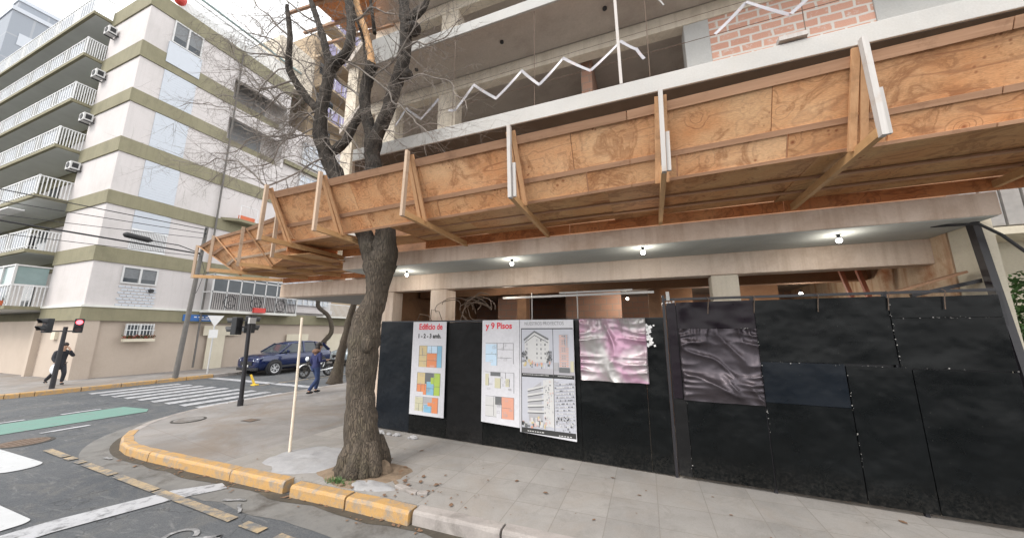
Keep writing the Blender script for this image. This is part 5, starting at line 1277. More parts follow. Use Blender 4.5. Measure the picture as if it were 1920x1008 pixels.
plan(B2, yc, -2.94, .68, .60, .38, [(0,.05,.4,.95,'wht'),(.35,.62,.75,1,'dk'),(.58,0,1,1,'sal'),(.75,.1,.97,.95,'sal')], [(0,1,1,1),(0,.55,.3,.55),(.3,.1,.3,1),(.58,0,.58,.7),(1,0,1,1),(.58,.5,.9,.5),(0,.05,.4,.05)])
yp = lambda x: yc(x)-.004
f = Flat(yp, -2.19, .50, .995, 1.82, .0008)
f.rect(0,0,1,1,'blk')
f.build('picture_border', B2)
def cap(f_, a, b, w, z):       # caption: short illegible white strokes
    x = a
    while x < a+w: l_ = rp.uniform(.012,.04); f_.rect(x, z, x+l_, z+.016*b, 'wht'); x += l_+rp.uniform(.008,.02)
yq = lambda x: yc(x)-.006
# picture 1: corner block in perspective, street level colourful
f = Flat(yq, -2.175, 1.475, .605, .825); f.rect(0,.12,1,1,'sky').rect(0,.0,1,.16,'st')
f.poly([(.10,.72),(.42,.95),(.90,.76),(.86,.28),(.42,.30),(.10,.28)], 'wht')
f.poly([(.06,.78),(.42,.97),(.42,.93),(.08,.74)],'dk').poly([(.42,.97),(.88,.80),(.86,.76),(.42,.93)],'dk').poly([(.10,.71),(.42,.88),(.42,.86),(.10,.69)],'dk').poly([(.42,.88),(.86,.72),(.86,.70),(.42,.86)],'dk')
for r_ in range(5):
    for c_ in range(3):
        z = .36+r_*.095
        f.rect(.14+c_*.03, z, .16+c_*.03+.012, z+.05, 'mid') if c_ < 2 else None
        f.rect(.48+c_*.13, z+.0, .52+c_*.13, z+.045, 'dk' if (r_+c_) % 2 else 'mid')
for k in range(26): x = rp.uniform(0,.93); z = rp.uniform(.15,.30); f.rect(x, z, x+rp.uniform(.02,.07), z+rp.uniform(.02,.09), rp.choice(['pink','sal','dk','wht','tan','mid']))
for k in range(90): x = rp.choice((rp.uniform(0,.16), rp.uniform(.80,.96))); z = rp.uniform(.28,.5); f.rect(x, z, x+rp.uniform(.01,.04), z+rp.uniform(.01,.05), rp.choice(['dk','mid','blk','dk']))
f.rect(0,.0,1,.05,'blk'); cap(f, .05, 1, .8, .015); f.build('picture', B2)
# picture 2: brown tower
f = Flat(yq, -1.56, 1.475, .365, .825); f.rect(0,.1,1,1,'sky').rect(0,0,1,.14,'st')
for r_ in range(14):
    z = .16+r_*.052; f.rect(.28+.03*(r_ > 9), z, .78 - .02*r_*(r_ > 8), z+.036, 'pink'); f.rect(.30, z+.036, .76, z+.05, 'mid')
    for c_ in range(4): f.rect(.33+c_*.11, z+.008, .38+c_*.11, z+.03, 'dk' if (r_*c_) % 3 else 'sal')
f.rect(.28,.1,.8,.2,'dk').rect(.0,.14,.25,.3,'mid').rect(.84,.12,1,.34,'cr'); f.rect(0,0,1,.05,'blk'); cap(f, .2, 1, .7, .015); f.build('picture', B2)
# picture 3: balconied block
f = Flat(yq, -2.175, .585, .605, .865); f.rect(0,0,1,1,'sky')
f.poly([(.22,.12),(.20,.72),(.62,.92),(.66,.12)], 'mid')
for r_ in range(5):
    z = .28+r_*.105; s_ = .02*r_
    f.poly([(.18,z),(.70,z+.02+s_),(.72,z+.055+s_),(.20,z+.05)],'dk').poly([(.18,z+.02),(.72,z+.045+s_),(.72,z+.075+s_),(.18,z+.06)],'wht')
f.poly([(.70,.1),(.68,.95),(1,1),(1,.05)],'wht')
for k in range(60): x = rp.uniform(.70,.96); z = rp.uniform(.08,.95); f.rect(x, z, x+rp.uniform(.01,.04), z+rp.uniform(.01,.04), rp.choice(['mid','dk','pink','sky']))
for k in range(34): x = rp.uniform(0,.8); z = rp.uniform(.0,.17); f.rect(x, z, x+rp.uniform(.03,.09), z+rp.uniform(.03,.09), rp.choice(['sal','tan','dk','wht','pink','blk']))
f.build('picture', B2)
f = Flat(yq, -1.56, .585, .365, .865); f.rect(0,0,1,1,'sky')
for k in range(170):
    r_ = k//12; x = .05+(k % 12)*.078; z = .06+r_*.062; f.rect(x, z+.05*x, x+.055, z+.05*x+.025, rp.choice(['dk','mid','wht','wht','st']))
for k in range(40): x = rp.uniform(0,.95); z = rp.uniform(0,.3); f.rect(x, z, x+rp.uniform(.01,.06), z+rp.uniform(.01,.05), rp.choice(['dk','mid','wht','blk']))
f.build('picture', B2)
f = Flat(yq, -2.19, .50, .995, .08, .0006); cap(f, .12, 12, .32, .35); f.build('caption', B2); f = Flat(yq, -2.19, .50, .995, .08, .0006); cap(f, .70, 12, .22, .15); f.build('caption', B2)
# neighbour on the right edge
N = thing('neighbour_house', 'cream house behind the right end of the hoarding with a tiled eave', 'house', (6, 6.0, 0))
M().box(XR+.18, 6.9, .1, 12, 12, 7).build('wall', MT['cream'], N)
M().box(XR+.16, 6.3, 3.50, 12, 6.9, 3.60).build('cornice', MT['cream'], N)
m = M()
for k in range(40): m.box(XR+.17+k*.2, 6.4, 3.64, XR+.17+k*.2+.17, 6.6, 4.2)
m.build('tiled_eave', MT['smoky'], N)
t = thing('street_tree', 'dark green leafy bush at the right edge beside the leaning post', 'bush', (4.75, 6.0, .15))
M().tube([(4.75,6.25,.15),(4.73,6.25,1.2),(4.68,6.25,2.1)], [.06,.05,.03], 8).build('trunk', MT['bark'], t)
m = M(); rg = random.Random(12)
for i in range(2600):
    d = Vector((rg.gauss(0,1), rg.gauss(0,1), rg.gauss(0,1))).normalized()*(rg.random()**.4)
    p = Vector((4.62,6.4,2.2)) + Vector((d.x*.42, d.y*.3, d.z*.85)); s = rg.uniform(.02,.045)
    a = Vector((rg.gauss(0,1), rg.gauss(0,1), rg.gauss(0,1))).normalized(); b_ = a.cross(Vector((.3,.5,.8))).normalized()
    m.add([p-a*s, p+b_*s*.5, p+a*s, p-b_*s*.5], [(0,1,2,3)])
m.build('crown', MT['leaf'], t)
# ------------------------------------------------------------------ the big street tree
def resample(pts, step):
    """pts: (x,y,z,r) -> smooth denser list (Catmull-Rom)"""
    out = []; n = len(pts)
    for i in range(n-1):
        p0 = Vector(pts[max(i-1,0)][:3]); p1 = Vector(pts[i][:3]); p2 = Vector(pts[i+1][:3]); p3 = Vector(pts[min(i+2,n-1)][:3])
        k = max(1, int((p2-p1).length/step))
        for j in range(k):
            t = j/k
            q = .5*((2*p1)+(p2-p0)*t+(2*p0-5*p1+4*p2-p3)*t*t+(3*p1-p0-3*p2+p3)*t*t*t)
            out.append((q, pts[i][3]+(pts[i+1][3]-pts[i][3])*t))
    out.append((Vector(pts[-1][:3]), pts[-1][3])); return out
T = thing('street_tree', 'big leafless street tree with rough dark bark growing up through the plywood canopy', 'tree', (-4.16, 4.5, .15))
lt = resample(LIMBS['trunk'], .05); tp_ = [p for p, r in lt]; tr_ = []
for (p, r) in lt:
    z = p.z; fl = .14*math.exp(-(z-.1)*5) ; tr_.append(r*.86+fl*.22)
m = M()
m.tube(tp_, tr_, 44, rough=.13, nsc=3.2)
# buttress roots
for a, ln, rr in ((200,.55,.13),(-20,.42,.12),(-75,.40,.11),(150,.45,.12),(240,.42,.12),(60,.4,.12),(-48,.36,.09)):
    c_, s_ = math.cos(R(a)), math.sin(R(a)); b = Vector((-4.18,4.5,0))
    m.tube([b+Vector((c_*.20,s_*.18,.62)), b+Vector((c_*.27,s_*.25,.36)), b+Vector((c_*.34,s_*.31,.20)), b+Vector((c_*ln*.92,s_*ln*.85,.10))], [rr*.7, rr, rr*.9, .03], 14, rough=.25, nsc=6)
# burls
m.ball((-4.23, 4.44, 2.06), .11, 20, 14, (1, .9, 1.35)); m.ball((-4.48,4.52,1.80), .10, 16, 10, (1,.9,1.6)); m.ball((-4.33,4.42,1.75), .11, 14, 10, (1,.8,1.7))
m.v = [tuple(Vector(p)+ (Vector((mnoise.noise(Vector(p)*9), mnoise.noise(Vector(p)*9+Vector((9,0,0))), 0))*.012)) for p in m.v]
m.build('trunk', MT['bark'], T, smooth=True)
tw_src = []
for k, v in LIMBS.items():
    if k == 'trunk': continue
    rs = resample(v, .07)
    pts = [p for p, r in rs]; rad = [max(.008, r*.92*(1+.14*mnoise.noise(p*4))) for p, r in rs]
    m = M().tube(pts, rad, 16 if rad[0] > .09 else 10, rough=.20, nsc=7)
    if k == 'right_stem': m.ball((-4.06,4.86,8.35), .17, 12, 8, (1.1,.9,.8)); m.ball((-4.15, 4.9, 7.35), .11, 10, 8)
    m.build('torn_wood' if k == 'splinter' else 'limb', MT['rawwood'] if k == 'splinter' else MT['limb'], T, smooth=True, label='pale torn heartwood where a limb split off' if k == 'splinter' else None)
    if k not in ('splinter',): tw_src.append((pts, rad))
# wrinkle: twigs
rg = random.Random(42)
tw = M()
def grow(p, d, ln, r, depth):
    steps = max(3, int(ln/.09)); pts = [p.copy()]; q = p.copy(); dd = d.normalized()
    bend = Vector((rg.gauss(0,1), rg.gauss(0,1), rg.gauss(0,.8)))*.10
    for i in range(steps):
        dd = (dd + bend*.35 + Vector((rg.gauss(0,.07), rg.gauss(0,.07), rg.gauss(0,.07)+.012))).normalized()
        q = q + dd*(ln/steps); pts.append(q.copy())
    tw.tube(pts, [r*(1-.75*i/steps) for i in range(steps+1)], 4 if r < .006 else 5, cap=False)
    if depth > 0:
        for i in range(rg.randint(3, 5)):
            k = rg.randint(1, steps); a = pts[k]
            nd = (dd*.6 + Vector((rg.gauss(0,1), rg.gauss(0,.7), rg.gauss(0,.8)))*.75).normalized()
            grow(a, nd, ln*rg.uniform(.35,.65), r*.55, depth-1)
for t_ in TWIGS:
    rs = resample(t_, .10); pts = [p for p, r in rs]; rad = [max(.003, r*.72) for p, r in rs]
    pts = [p+Vector((mnoise.noise(p*2.2), mnoise.noise(p*2.2+Vector((5,5,5))), mnoise.noise(p*2.2+Vector((9,1,2)))))*.10 for p in pts]
    tw.tube(pts, rad, 6, cap=False)
    for i in range(2, len(pts)-1):
        if rg.random() < .95:
            d = (pts[i+1]-pts[i]).normalized()
            grow(pts[i], d*.8+Vector((rg.gauss(0,.6), rg.gauss(0,.5), rg.gauss(0,.6))), rg.uniform(.35,1.1), min(rad[i]*.5, .007), 2)
for pts, rad in tw_src:
    for i in range(4, len(pts)-1):
        p = pts[i]
        if p.z < 4.9 or rg.random() > .24: continue
        d = Vector((rg.gauss(-.3,.9), rg.gauss(-.1,.7), rg.gauss(.3,.7))).normalized()
        grow(p+d*rad[i]*.8, d, rg.uniform(.5,1.6), .008, 2)
tw.build('twigs', MT['twig'], T, smooth=True)['kind'] = 'stuff'
m = M().tube([(-5.3,4.5,10.2),(-5.0,4.6,9.2),(-4.9,4.7,8.4)], [.02,.03,.04], 8); m.build('limb', MT['limb'], T, smooth=True)

# trees along the side street
def side_tree(loc, pts, label, rr, cr=1.6, h=6.5, seed=1):
    t = thing('side_tree', label, 'tree', loc, group='trees along the side street')
    rs = resample([(loc[0]+x, loc[1]+y, loc[2]+z, r) for x, y, z, r in pts], .12)
    M().tube([p for p, r in rs], [r*(1+.6*math.exp(-(p.z-loc[2])*3)*.6) for p, r in rs], 16, rough=.15, nsc=5).build('trunk', MT['bark'] if seed == 1 else MT['limb'], t, smooth=True)
    global tw; tw = M(); top_ = rs[-1][0]
    for i in range(9): grow(top_, Vector((rg.gauss(0,.7), rg.gauss(0,.7), 1)), h*.38, rr*.4, 2)
    tw.build('branches', MT['twig'], t)
side_tree((-12.25, 11.2, .12), [(0,0,0,.26),(.05,.05,.5,.20),(.12,.1,1.3,.17),(.25,.15,2.0,.16),(.30,.2,2.7,.14),(.6,.3,4,.10)], 'leaning bare tree at the kerb just behind the big trunk', .06, seed=1)
side_tree((-21.3, 18.2, .15), [(0,0,0,.20),(.1,-.2,1.2,.16),(.55,.1,2.1,.15),(.35,-.1,3.2,.14),(-.3,-.5,4.0,.14),(-.1,-.3,5.4,.12)], 'crooked bare tree behind the blue car, its trunk bending to the right', .06, seed=2)
side_tree((-12.4, 17.5, .12), [(0,0,0,.2),(.1,.1,2.0,.16),(.3,.1,4.4,.12)], 'straight bare tree further along the side street kerb', .05, seed=3)

# ------------------------------------------------------------------ poles, signs, lights
o = M().tube([(-6.03,4.68,.10),(-6.035,4.67,1.4),(-6.05,4.65,2.52)], [.024,.023,.021], 10).build('wooden_stake', MT['pole_y']); tag(o, 'thin cream-painted stick standing in the fresh cement left of the big trunk', 'stake')
def lamp_head(c, d, parent, lit=None, n=2, s=1.0):
    """traffic light head: body, hooded lenses facing direction d"""
    c = Vector(c); d = Vector((d[0], d[1], 0)).normalized(); sd = Vector((-d.y, d.x, 0))
    h = .26*s; body = M()
    body.bar(c-Vector((0,0,0)), c+Vector((0,0,h*n)), .24*s, .17*s, up=d); o = body.build('signal_head', MT['plastic'], parent, bevel=.02)
    for k in range(n):
        q = c + Vector((0,0,h*(k+.5))) + d*.085*s
        mm = M().tube([q, q+d*.012], [.085*s,.085*s], 16); mm.build('lens', MT['redlit'] if lit == k else MT['reddark'], o)
        vs = []; fs = []; nn = 14
        for i in range(nn+1):
            a = math.pi*(-.12) + math.pi*1.24*i/nn
            e = sd*math.cos(a)*.105*s + Vector((0,0,math.sin(a)*.105*s)); e2 = e*1.10
            vs += [q+e, q+e*.98+d*(.22*s*(.55+.45*math.sin(max(0,min(math.pi,a))))), q+e2, q+e2*.98+d*(.22*s*(.55+.45*math.sin(max(0,min(math.pi,a)))))]
        for i in range(nn):
            a = 4*i; b = a+4; fs += [(a,b,b+1,a+1),(a+2,a+3,b+3,b+2),(a+1,b+1,b+3,a+3)]
        M().add(vs, fs).build('visor', MT['plastic'], o)
t = thing('traffic_light', 'dark traffic light pole at the corner of the near pavement, seen from the side', 'traffic light', (-11.13, 6.92, .15))
M().tube([(-11.13,6.92,.15),(-11.13,6.92,.32),(-11.13,6.92,.33),(-11.15,6.88,2.74)], [.075,.075,.056,.053], 14).build('pole', MT['post_bk'], t)
lamp_head((-11.42, 6.70, 2.17), (-1,-.35), t, None); lamp_head((-11.34,7.02,2.22), (-.2,.9), t, None)
M().bar((-11.15,6.88,2.40),(-11.40,6.76,2.40),.04,.04).bar((-11.15,6.88,2.60),(-11.40,6.76,2.60),.04,.04).build('arm', MT['post_bk'], t)
M().box(-11.10,6.80,2.50,-11.02,6.98,2.68).build('junction_box', MT['pole_lt'], t)
t = thing('traffic_light', 'traffic light on the far corner with one red lamp lit', 'traffic light', (-21.08, 6.33, .15))
M().tube([(-21.08,6.33,.15),(-21.08,6.33,2.45)], [.075,.06], 12).build('pole', MT['post_bk'], t)
M().bar((-21.35,6.0,2.28),(-20.8,6.6,2.28),.05,.05).build('arm', MT['post_bk'], t)
lamp_head((-21.42, 5.98, 2.22), (.25,-1), t, None, s=1.05); lamp_head((-20.86, 6.58, 2.22), (.95,-.3), t, 1, s=1.05)
def street_pole(): 
    t = thing('utility_pole', 'tall dark wooden utility pole on the far corner carrying the overhead wires', 'utility pole', (-20.6, 9.79, .15))
    M().tube([(-20.6,9.79,.15),(-20.55,9.9,4),(-20.5,10.0,7.5)], [.11,.095,.075], 12).build('pole', MT['pole_dk'], t)
    m = M()
    for z in (7.2, 6.95, 6.2): m.tube([(-20.5,9.95,z),(-20.3,9.85,z),(-20.25,9.85,z+.12)], .02, 6); m.ball((-20.25,9.85,z+.14), .05, 8, 6)
    m.build('insulators', MT['plastic'], t)
    M().tube([(-20.42,9.9,6.0),(-20.3,10.1,5.2),(-20.35,10.0,4.4),(-20.42,9.95,4.1)], .012, 6).build('cable_loop', MT['cable'], t)
street_pole()
t = thing('street_name_sign', 'blue enamel street name sign on the olive band of the apartment building', 'sign', (-23.9, 11.3, 3.0))
M().box(-23.93, 11.25, 2.86, -23.89, 12.85, 3.22).build('plate', MT['signblue'], t, bevel=.01)
m = M(); m.cyl((-23.888,11.5,3.04),(-23.884,11.5,3.04),.09,seg=14)
for k, y in enumerate((11.75,11.95,12.1,12.3,12.5)): m.box(-23.888,y,3.06,-23.884,y+.12,3.12); 
m.box(-23.888,12.0,2.95,-23.884,12.5,2.99); m.build('lettering', MT['signwhite'], t)
t = thing('give_way_sign', 'white inverted triangle sign above a small square plate on a thin pale pole', 'sign', (-21.16, 11.35, .15))
M().cyl((-21.16,11.35,.15),(-21.16,11.35,2.62),.035,seg=10).build('pole', MT['pole_lt'], t)
m = M(); y = 11.33; c_ = Vector((-21.12, 11.33, 2.88)); d = Vector((.92,-.38,0)); sd = Vector((.38,.92,0))
tri = [c_+sd*-.34+Vector((0,0,.22)), c_+Vector((0,0,-.36)), c_+sd*.34+Vector((0,0,.22))]
m.add([p+d*.012 for p in tri]+[p-d*.012 for p in tri], [(0,1,2),(5,4,3),(0,3,4,1),(1,4,5,2),(2,5,3,0)]); m.build('plate', MT['signwhite'], t)
M().bar(Vector((-21.13,11.33,1.95))-d*.01, Vector((-21.13,11.33,2.37))-d*.01, .36, .02, up=d).build('small_plate', MT['signwhite'], t)
t = thing('marker_post', 'short yellow marker post leaning at the edge of the crossing by the blue car', 'marker', (-15.8, 10.3, 0))
M().cyl((-15.8,10.3,0),(-15.9,10.15,.46),.045,.04,10).build('post', MT['yellow'], t); M().box(-15.92,10.2,0,-15.68,10.4,.05).build('foot', MT['yellow'], t, bevel=.01)
# overhead wires of the side street
def sag(a, b, s, r, lab, nm='overhead_wire'):
    a, b = Vector(a), Vector(b); n_ = 24
    pts = [a.lerp(b, i/n_)-Vector((0,0,s*4*(i/n_)*(1-i/n_))) for i in range(n_+1)]
    o = M().tube(pts, r, 6).build(nm, MT['cable']); tag(o, lab, 'wire', 'overhead wires crossing the junction'); return pts
sag((-20.5,10.0,7.35), (-20.9,-12,6.9), .12, .018, 'topmost of the overhead wires running left from the utility pole')
sag((-20.5,10.0,7.15), (-21.2,-12,6.2), .2, .014, 'second overhead wire, thin and just under the topmost one')
sag((-20.5,9.95,6.9), (-21.4,-12,6.0), .5, .012, 'third thin overhead wire drooping most in the middle')
tk = sag((-20.5,9.9,6.08), (-20.3,-12,5.7), -.05, .034, 'thick black overhead cable carrying the splice box')
sag((-20.5,9.9,5.95), (-20.9,-12,5.2), .2, .012, 'lowest thin overhead wire below the thick cable')
t = thing('splice_box', 'black cylindrical splice box hanging on the overhead cable in front of the white wall', 'cable box', (-20.4, 7.6, 6.1))
M().tube([(-20.42,7.1,6.33),(-20.42,7.18,6.33),(-20.42,7.9,6.28),(-20.42,8.05,6.27)], [.05,.12,.12,.04], 12).build('housing', MT['cable'], t)
M().tube([(-20.42,8.0,6.27),(-20.44,9.0,6.3),(-20.5,9.9,6.1)], .022, 6).build('lead', MT['cable'], t)
sag((-24,9.8,23.0), (-6.5,5.0,15.0), .3, .014, 'thin wire high above the side street from roof to roof'); sag((-24,12.5,23.2), (-7,6.0,15.5), .4, .012, 'second thin wire high above the side street from roof to roof')

# ------------------------------------------------------------------ vehicles
def wheel(c, r, w, parent, ax='x', spokes=5, rimr=.66, style='car'):
    """axis of the wheel along local x or y"""
    c = Vector(c); A_ = Vector((1,0,0)) if ax == 'x' else Vector((0,1,0)); u = Vector((0,0,1)); s_ = A_.cross(u)
    prof = [(rimr*r, -w*.42), (r*.90, -w*.5), (r*.98, -w*.36), (r, 0), (r*.98, w*.36), (r*.90, w*.5), (rimr*r, w*.42)]
    n = 28; vs = []; fs = []
    for i in range(n):
        a = 2*math.pi*i/n; e = s_*math.cos(a)+u*math.sin(a)
        for (rr, ww) in prof: vs.append(c+e*rr+A_*ww)
    k = len(prof)
    for i in range(n):
        for j in range(k): fs.append((i*k+j, ((i+1) % n)*k+j, ((i+1) % n)*k+(j+1) % k, i*k+(j+1) % k))
    o = M().add(vs, fs).build('wheel', MT['rubber'], parent, smooth=True)
    rm = M()
    for i in range(spokes):
        a = 2*math.pi*i/spokes; e = s_*math.cos(a)+u*math.sin(a)
        for sgn in ((-1, 1) if style == 'car' else (0,)):
            e2 = s_*math.cos(a+sgn*.22)+u*math.sin(a+sgn*.22)
            rm.bar(c+e*r*.08, c+e2*r*rimr*.96, r*.075 if style == 'car' else .018, w*.5 if style == 'car' else .03, up=A_)
    rm.tube([c-A_*w*.3, c+A_*w*.3], [r*.14, r*.14], 14)
    ring = []; fs = []; n = 24
    for i in range(n):
        a = 2*math.pi*i/n; e = s_*math.cos(a)+u*math.sin(a)
        ring += [c+e*r*rimr*1.01-A_*w*.40, c+e*r*rimr*1.01+A_*w*.40, c+e*r*rimr*.9+A_*w*.36, c+e*r*rimr*.9-A_*w*.36]
    for i in range(n):
        for j in range(4): fs.append((4*i+j, 4*((i+1) % n)+j, 4*((i+1) % n)+(j+1) % 4, 4*i+(j+1) % 4))
    rm.add(ring, fs); rm.build('rim', MT['chrome'] if style == 'car' else MT['steel_dark'], o)
    if style == 'car': M().tube([c-A_*w*.12, c+A_*w*.12], [r*rimr*.9]*2, 20).build('brake_disc', MT['plastic'], o)
def car(loc, rz, paint_, label, group=None):
    """built at the origin, nose towards -y, then turned with its root"""
    t = thing('parked_car', label, 'car', (0,0,0))
    # stations: y, z_low, z_belt, w_low, w_mid, w_belt
    st = [(-2.15,.42,.72,.62,.72,.66),(-2.10,.27,.86,.74,.84,.78),(-1.85,.22,.95,.82,.90,.84),(-1.35,.20,1.00,.86,.93,.88),(-.85,.20,1.05,.87,.93,.89),(-.2,.20,1.06,.87,.93,.89),(.7,.20,1.07,.87,.93,.89),(1.4,.21,1.10,.87,.93,.89),(1.85,.26,1.12,.84,.91,.87),(2.08,.34,1.10,.76,.85,.81),(2.14,.45,1.0,.66,.76,.72)]
    vs = []; fs = []
    for (y, zl, zb, wl, wm, wb) in st:
        zm = zl+(zb-zl)*.45; zc = zl+(zb-zl)*.80
        ring = [(0,zl),(wl,zl),(wm,zm),(wm*.985,zc),(wb,zb),(wb*.5,zb+.035),(0,zb+.045)]
        full = ring + [(-a, b) for a, b in reversed(ring[1:-1])]
        vs += [(a, y, b) for a, b in full]
    k = 12
    for i in range(len(st)-1):
        for j in range(k): fs.append((i*k+j, i*k+(j+1) % k, (i+1)*k+(j+1) % k, (i+1)*k+j))
    fs += [tuple(reversed(range(k))), tuple((len(st)-1)*k+j for j in range(k))]
    body = M().add(vs, fs).build('body', paint_, t, smooth=True)
    sb_ = body.modifiers.new('s', 'SUBSURF'); sb_.levels = 2; sb_.render_levels = 2
    # greenhouse
    g = [(-1.02,1.06,.80,1.06,.80),(-.35,1.05,.83,1.50,.66),(.2,1.05,.83,1.58,.64),(1.0,1.06,.83,1.57,.63),(1.55,1.08,.82,1.48,.60),(2.02,1.08,.76,1.10,.74)]
    vs = []; fs = []
    for (y, zb, wb, zt_, wt) in g: vs += [(-wb,y,zb),(-wt,y,zt_),(wt,y,zt_),(wb,y,zb)]
    for i in range(len(g)-1):
        for j in range(4): fs.append((4*i+j, 4*(i+1)+j, 4*(i+1)+(j+1) % 4, 4*i+(j+1) % 4))
    fs += [(0,1,2,3), tuple(4*(len(g)-1)+j for j in (3,2,1,0))]
    M().add(vs, fs).build('windows', MT['glass'], t)
    rf = M(); vs = []; fs = []
    for (y, w, z) in ((-.42,.66,1.485),(.2,.66,1.60),(1.0,.65,1.595),(1.62,.62,1.49),(1.75,.6,1.44)): vs += [(-w,y,z),(-w*.5,y,z+.028),(w*.5,y,z+.028),(w,y,z),(w,y,z-.05),(-w,y,z-.05)]
    for i in range(4):
        for j in range(6): fs.append((6*i+j, 6*i+(j+1) % 6, 6*(i+1)+(j+1) % 6, 6*(i+1)+j))
    fs += [tuple(reversed(range(6))), tuple(24+j for j in range(6))]
    rf.add(vs, fs).build('roof', paint_, t, smooth=True)
    for s in (-1, 1):
        p = M(); p.bar((s*.815,-1.02,1.07),(s*.67,-.38,1.49),.06,.07); p.bar((s*.845,.30,1.06),(s*.66,.32,1.59),.08,.03); p.bar((s*.84,1.18,1.07),(s*.645,1.10,1.58),.12,.04); p.bar((s*.79,2.0,1.10),(s*.61,1.60,1.48),.13,.10)
        p.build('pillars', paint_, t)
        M().tube([(s*.86,-1.30,.98),(s*.84,-2.0,.80)],[.01,.01],4).bar((s*.935,-.62,1.0),(s*.935,1.3,1.02),.012,.02).build('trim', MT['plastic'], t)
        M().bar((s*.945,.2,.42),(s*.945,-1.0,.40),.02,.10).bar((s*.93,1.1,.42),(s*.93,.25,.42),.02,.10).build('sill_cladding', MT['plastic'], t)
        hl = M().add([(s*.50,-2.125,.80),(s*.74,-2.08,.84),(s*.83,-1.86,.90),(s*.80,-1.90,.78),(s*.70,-2.10,.72),(s*.50,-2.155,.70)], [tuple(range(6)) if s < 0 else tuple(reversed(range(6)))])
        hl.add([(s*.50,-2.10,.80),(s*.74,-2.05,.84),(s*.80,-1.86,.90),(s*.78,-1.90,.78),(s*.68,-2.05,.72),(s*.50,-2.1,.70)], [tuple(range(6))]); hl.build('headlight', MT['lampglass'], t)
        M().box(s*.97,-.72,1.06,s*.86,-.60,1.20).build('mirror', paint_, t, bevel=.03)
        M().box(s*.50,2.10,.82,s*.82,2.0,.98).build('tail_light', MT['reddark'], t)
        for y in (-1.32, 1.38):
            M().tube([(s*.80,y,.36),(s*.938,y,.36)], [.405,.405], 26).build('wheel_arch', MT['plastic'], t)
            wheel((s*.885,y,.34), .345, .23, t)
    M().box(-.45,-2.175,.50,.45,-2.12,.68).build('grille', MT['plastic'], t, bevel=.01); M().box(-.78,-2.14,.26,.78,-2.02,.40).build('lower_bumper', MT['plastic'], t, bevel=.02)
    M().box(-.22,-2.19,.44,.22,-2.17,.53).build('number_plate', MT['signwhite'], t)
    t.scale = (1, 1.05, 1.07); t.location = loc; t.rotation_euler = (0,0,rz); t['group'] = group or 'cars parked along the side street'; return t
car((-19.58, 14.45, 0), 0, MT['carblue'], 'dark blue car parked at the far kerb behind the dark traffic light pole')
car((-19.62, 20.2, 0), R(1), MT['carsilver'], 'pale silver car parked behind the blue one, mostly hidden by the leaning tree')
# motorcycle
t = thing('motorcycle', 'black motorcycle standing in the side street beside the person in navy', 'motorcycle', (0,0,0))
wheel((0,-.66,.31), .31, .10, t, spokes=6, rimr=.78, style='bike'); wheel((0,.66,.31), .31, .12, t, spokes=6, rimr=.76, style='bike')
M().tube([(.07,-.66,.31),(.07,-.52,.70),(.07,-.42,1.0)], .025, 8).tube([(-.07,-.66,.31),(-.07,-.52,.70),(-.07,-.42,1.0)], .025, 8).build('fork', MT['steel_dark'], t)
M().tube([(-.36,-.28,1.05),(-.2,-.40,1.04),(0,-.42,1.0),(.2,-.40,1.04),(.36,-.28,1.05)], .016, 8).build('handlebar', MT['plastic'], t)
M().ball((0,-.15,.83), .2, 14, 10, (.75,1.3,.75)).build('fuel_tank', MT['plastic'], t, smooth=True)
M().ball((0,.34,.80), .2, 14, 8, (.7,1.9,.4)).build('seat', MT['rubber'], t, smooth=True)
M().box(-.14,-.22,.28,.14,.22,.62).tube([(0,-.4,.8),(0,-.28,.4),(0,.3,.35),(0,.66,.31)], .03, 8).build('engine', MT['plastic'], t, bevel=.03)
M().tube([(.16,0,.32),(.18,.4,.34),(.2,.85,.42)], [.03,.04,.05], 10).build('exhaust', MT['chrome'], t, smooth=True)
M().ball((0,-.56,.92), .11, 12, 8, (1,.7,1)).build('headlight', MT['lampglass'], t, smooth=True)
vs = []
m = M(); 
for i in range(10):
    a = R(20+i*15); m.bar((0,-.66-.35*math.cos(a),.31+.35*math.sin(a)), (0,-.66-.35*math.cos(a+R(15)),.31+.35*math.sin(a+R(15))), .12, .015, up=(0,-math.cos(a),math.sin(a)))
m.build('mudguard', MT['signwhite'], t)
t.location = (-15.9, 13.35, 0); t.rotation_euler = (0,0,R(-6))

# ------------------------------------------------------------------ people
def skinned(name, mat, parent, J, E_, root, sub=2):
    """J: name -> (x,y,z,rx,ry)"""
    ks = list(J); me = bpy.data.meshes.new(name); base = Vector((0,0,0))
    me.from_pydata([J[k][:3] for k in ks], [(ks.index(a), ks.index(b)) for a, b in E_], []); me.update()
    o = bpy.data.objects.new(name, me); COL.objects.link(o); o.parent = parent
    o.modifiers.new('skin', 'SKIN'); sv = me.skin_vertices[0].data if me.skin_vertices else None
    if sv is None:
        bpy.context.view_layer.objects.active = o; sv = me.skin_vertices[0].data
    for i, k in enumerate(ks):
        sv[i].radius = (J[k][3], J[k][4]); sv[i].use_root = (k == root)
    s = o.modifiers.new('sub', 'SUBSURF'); s.levels = sub; s.render_levels = sub
    me.materials.append(mat); return o
def mkskin(name, mat, parent, J, E_, root, sub=2):
    o = skinned(name, mat, parent, J, E_, root, sub)
    return o
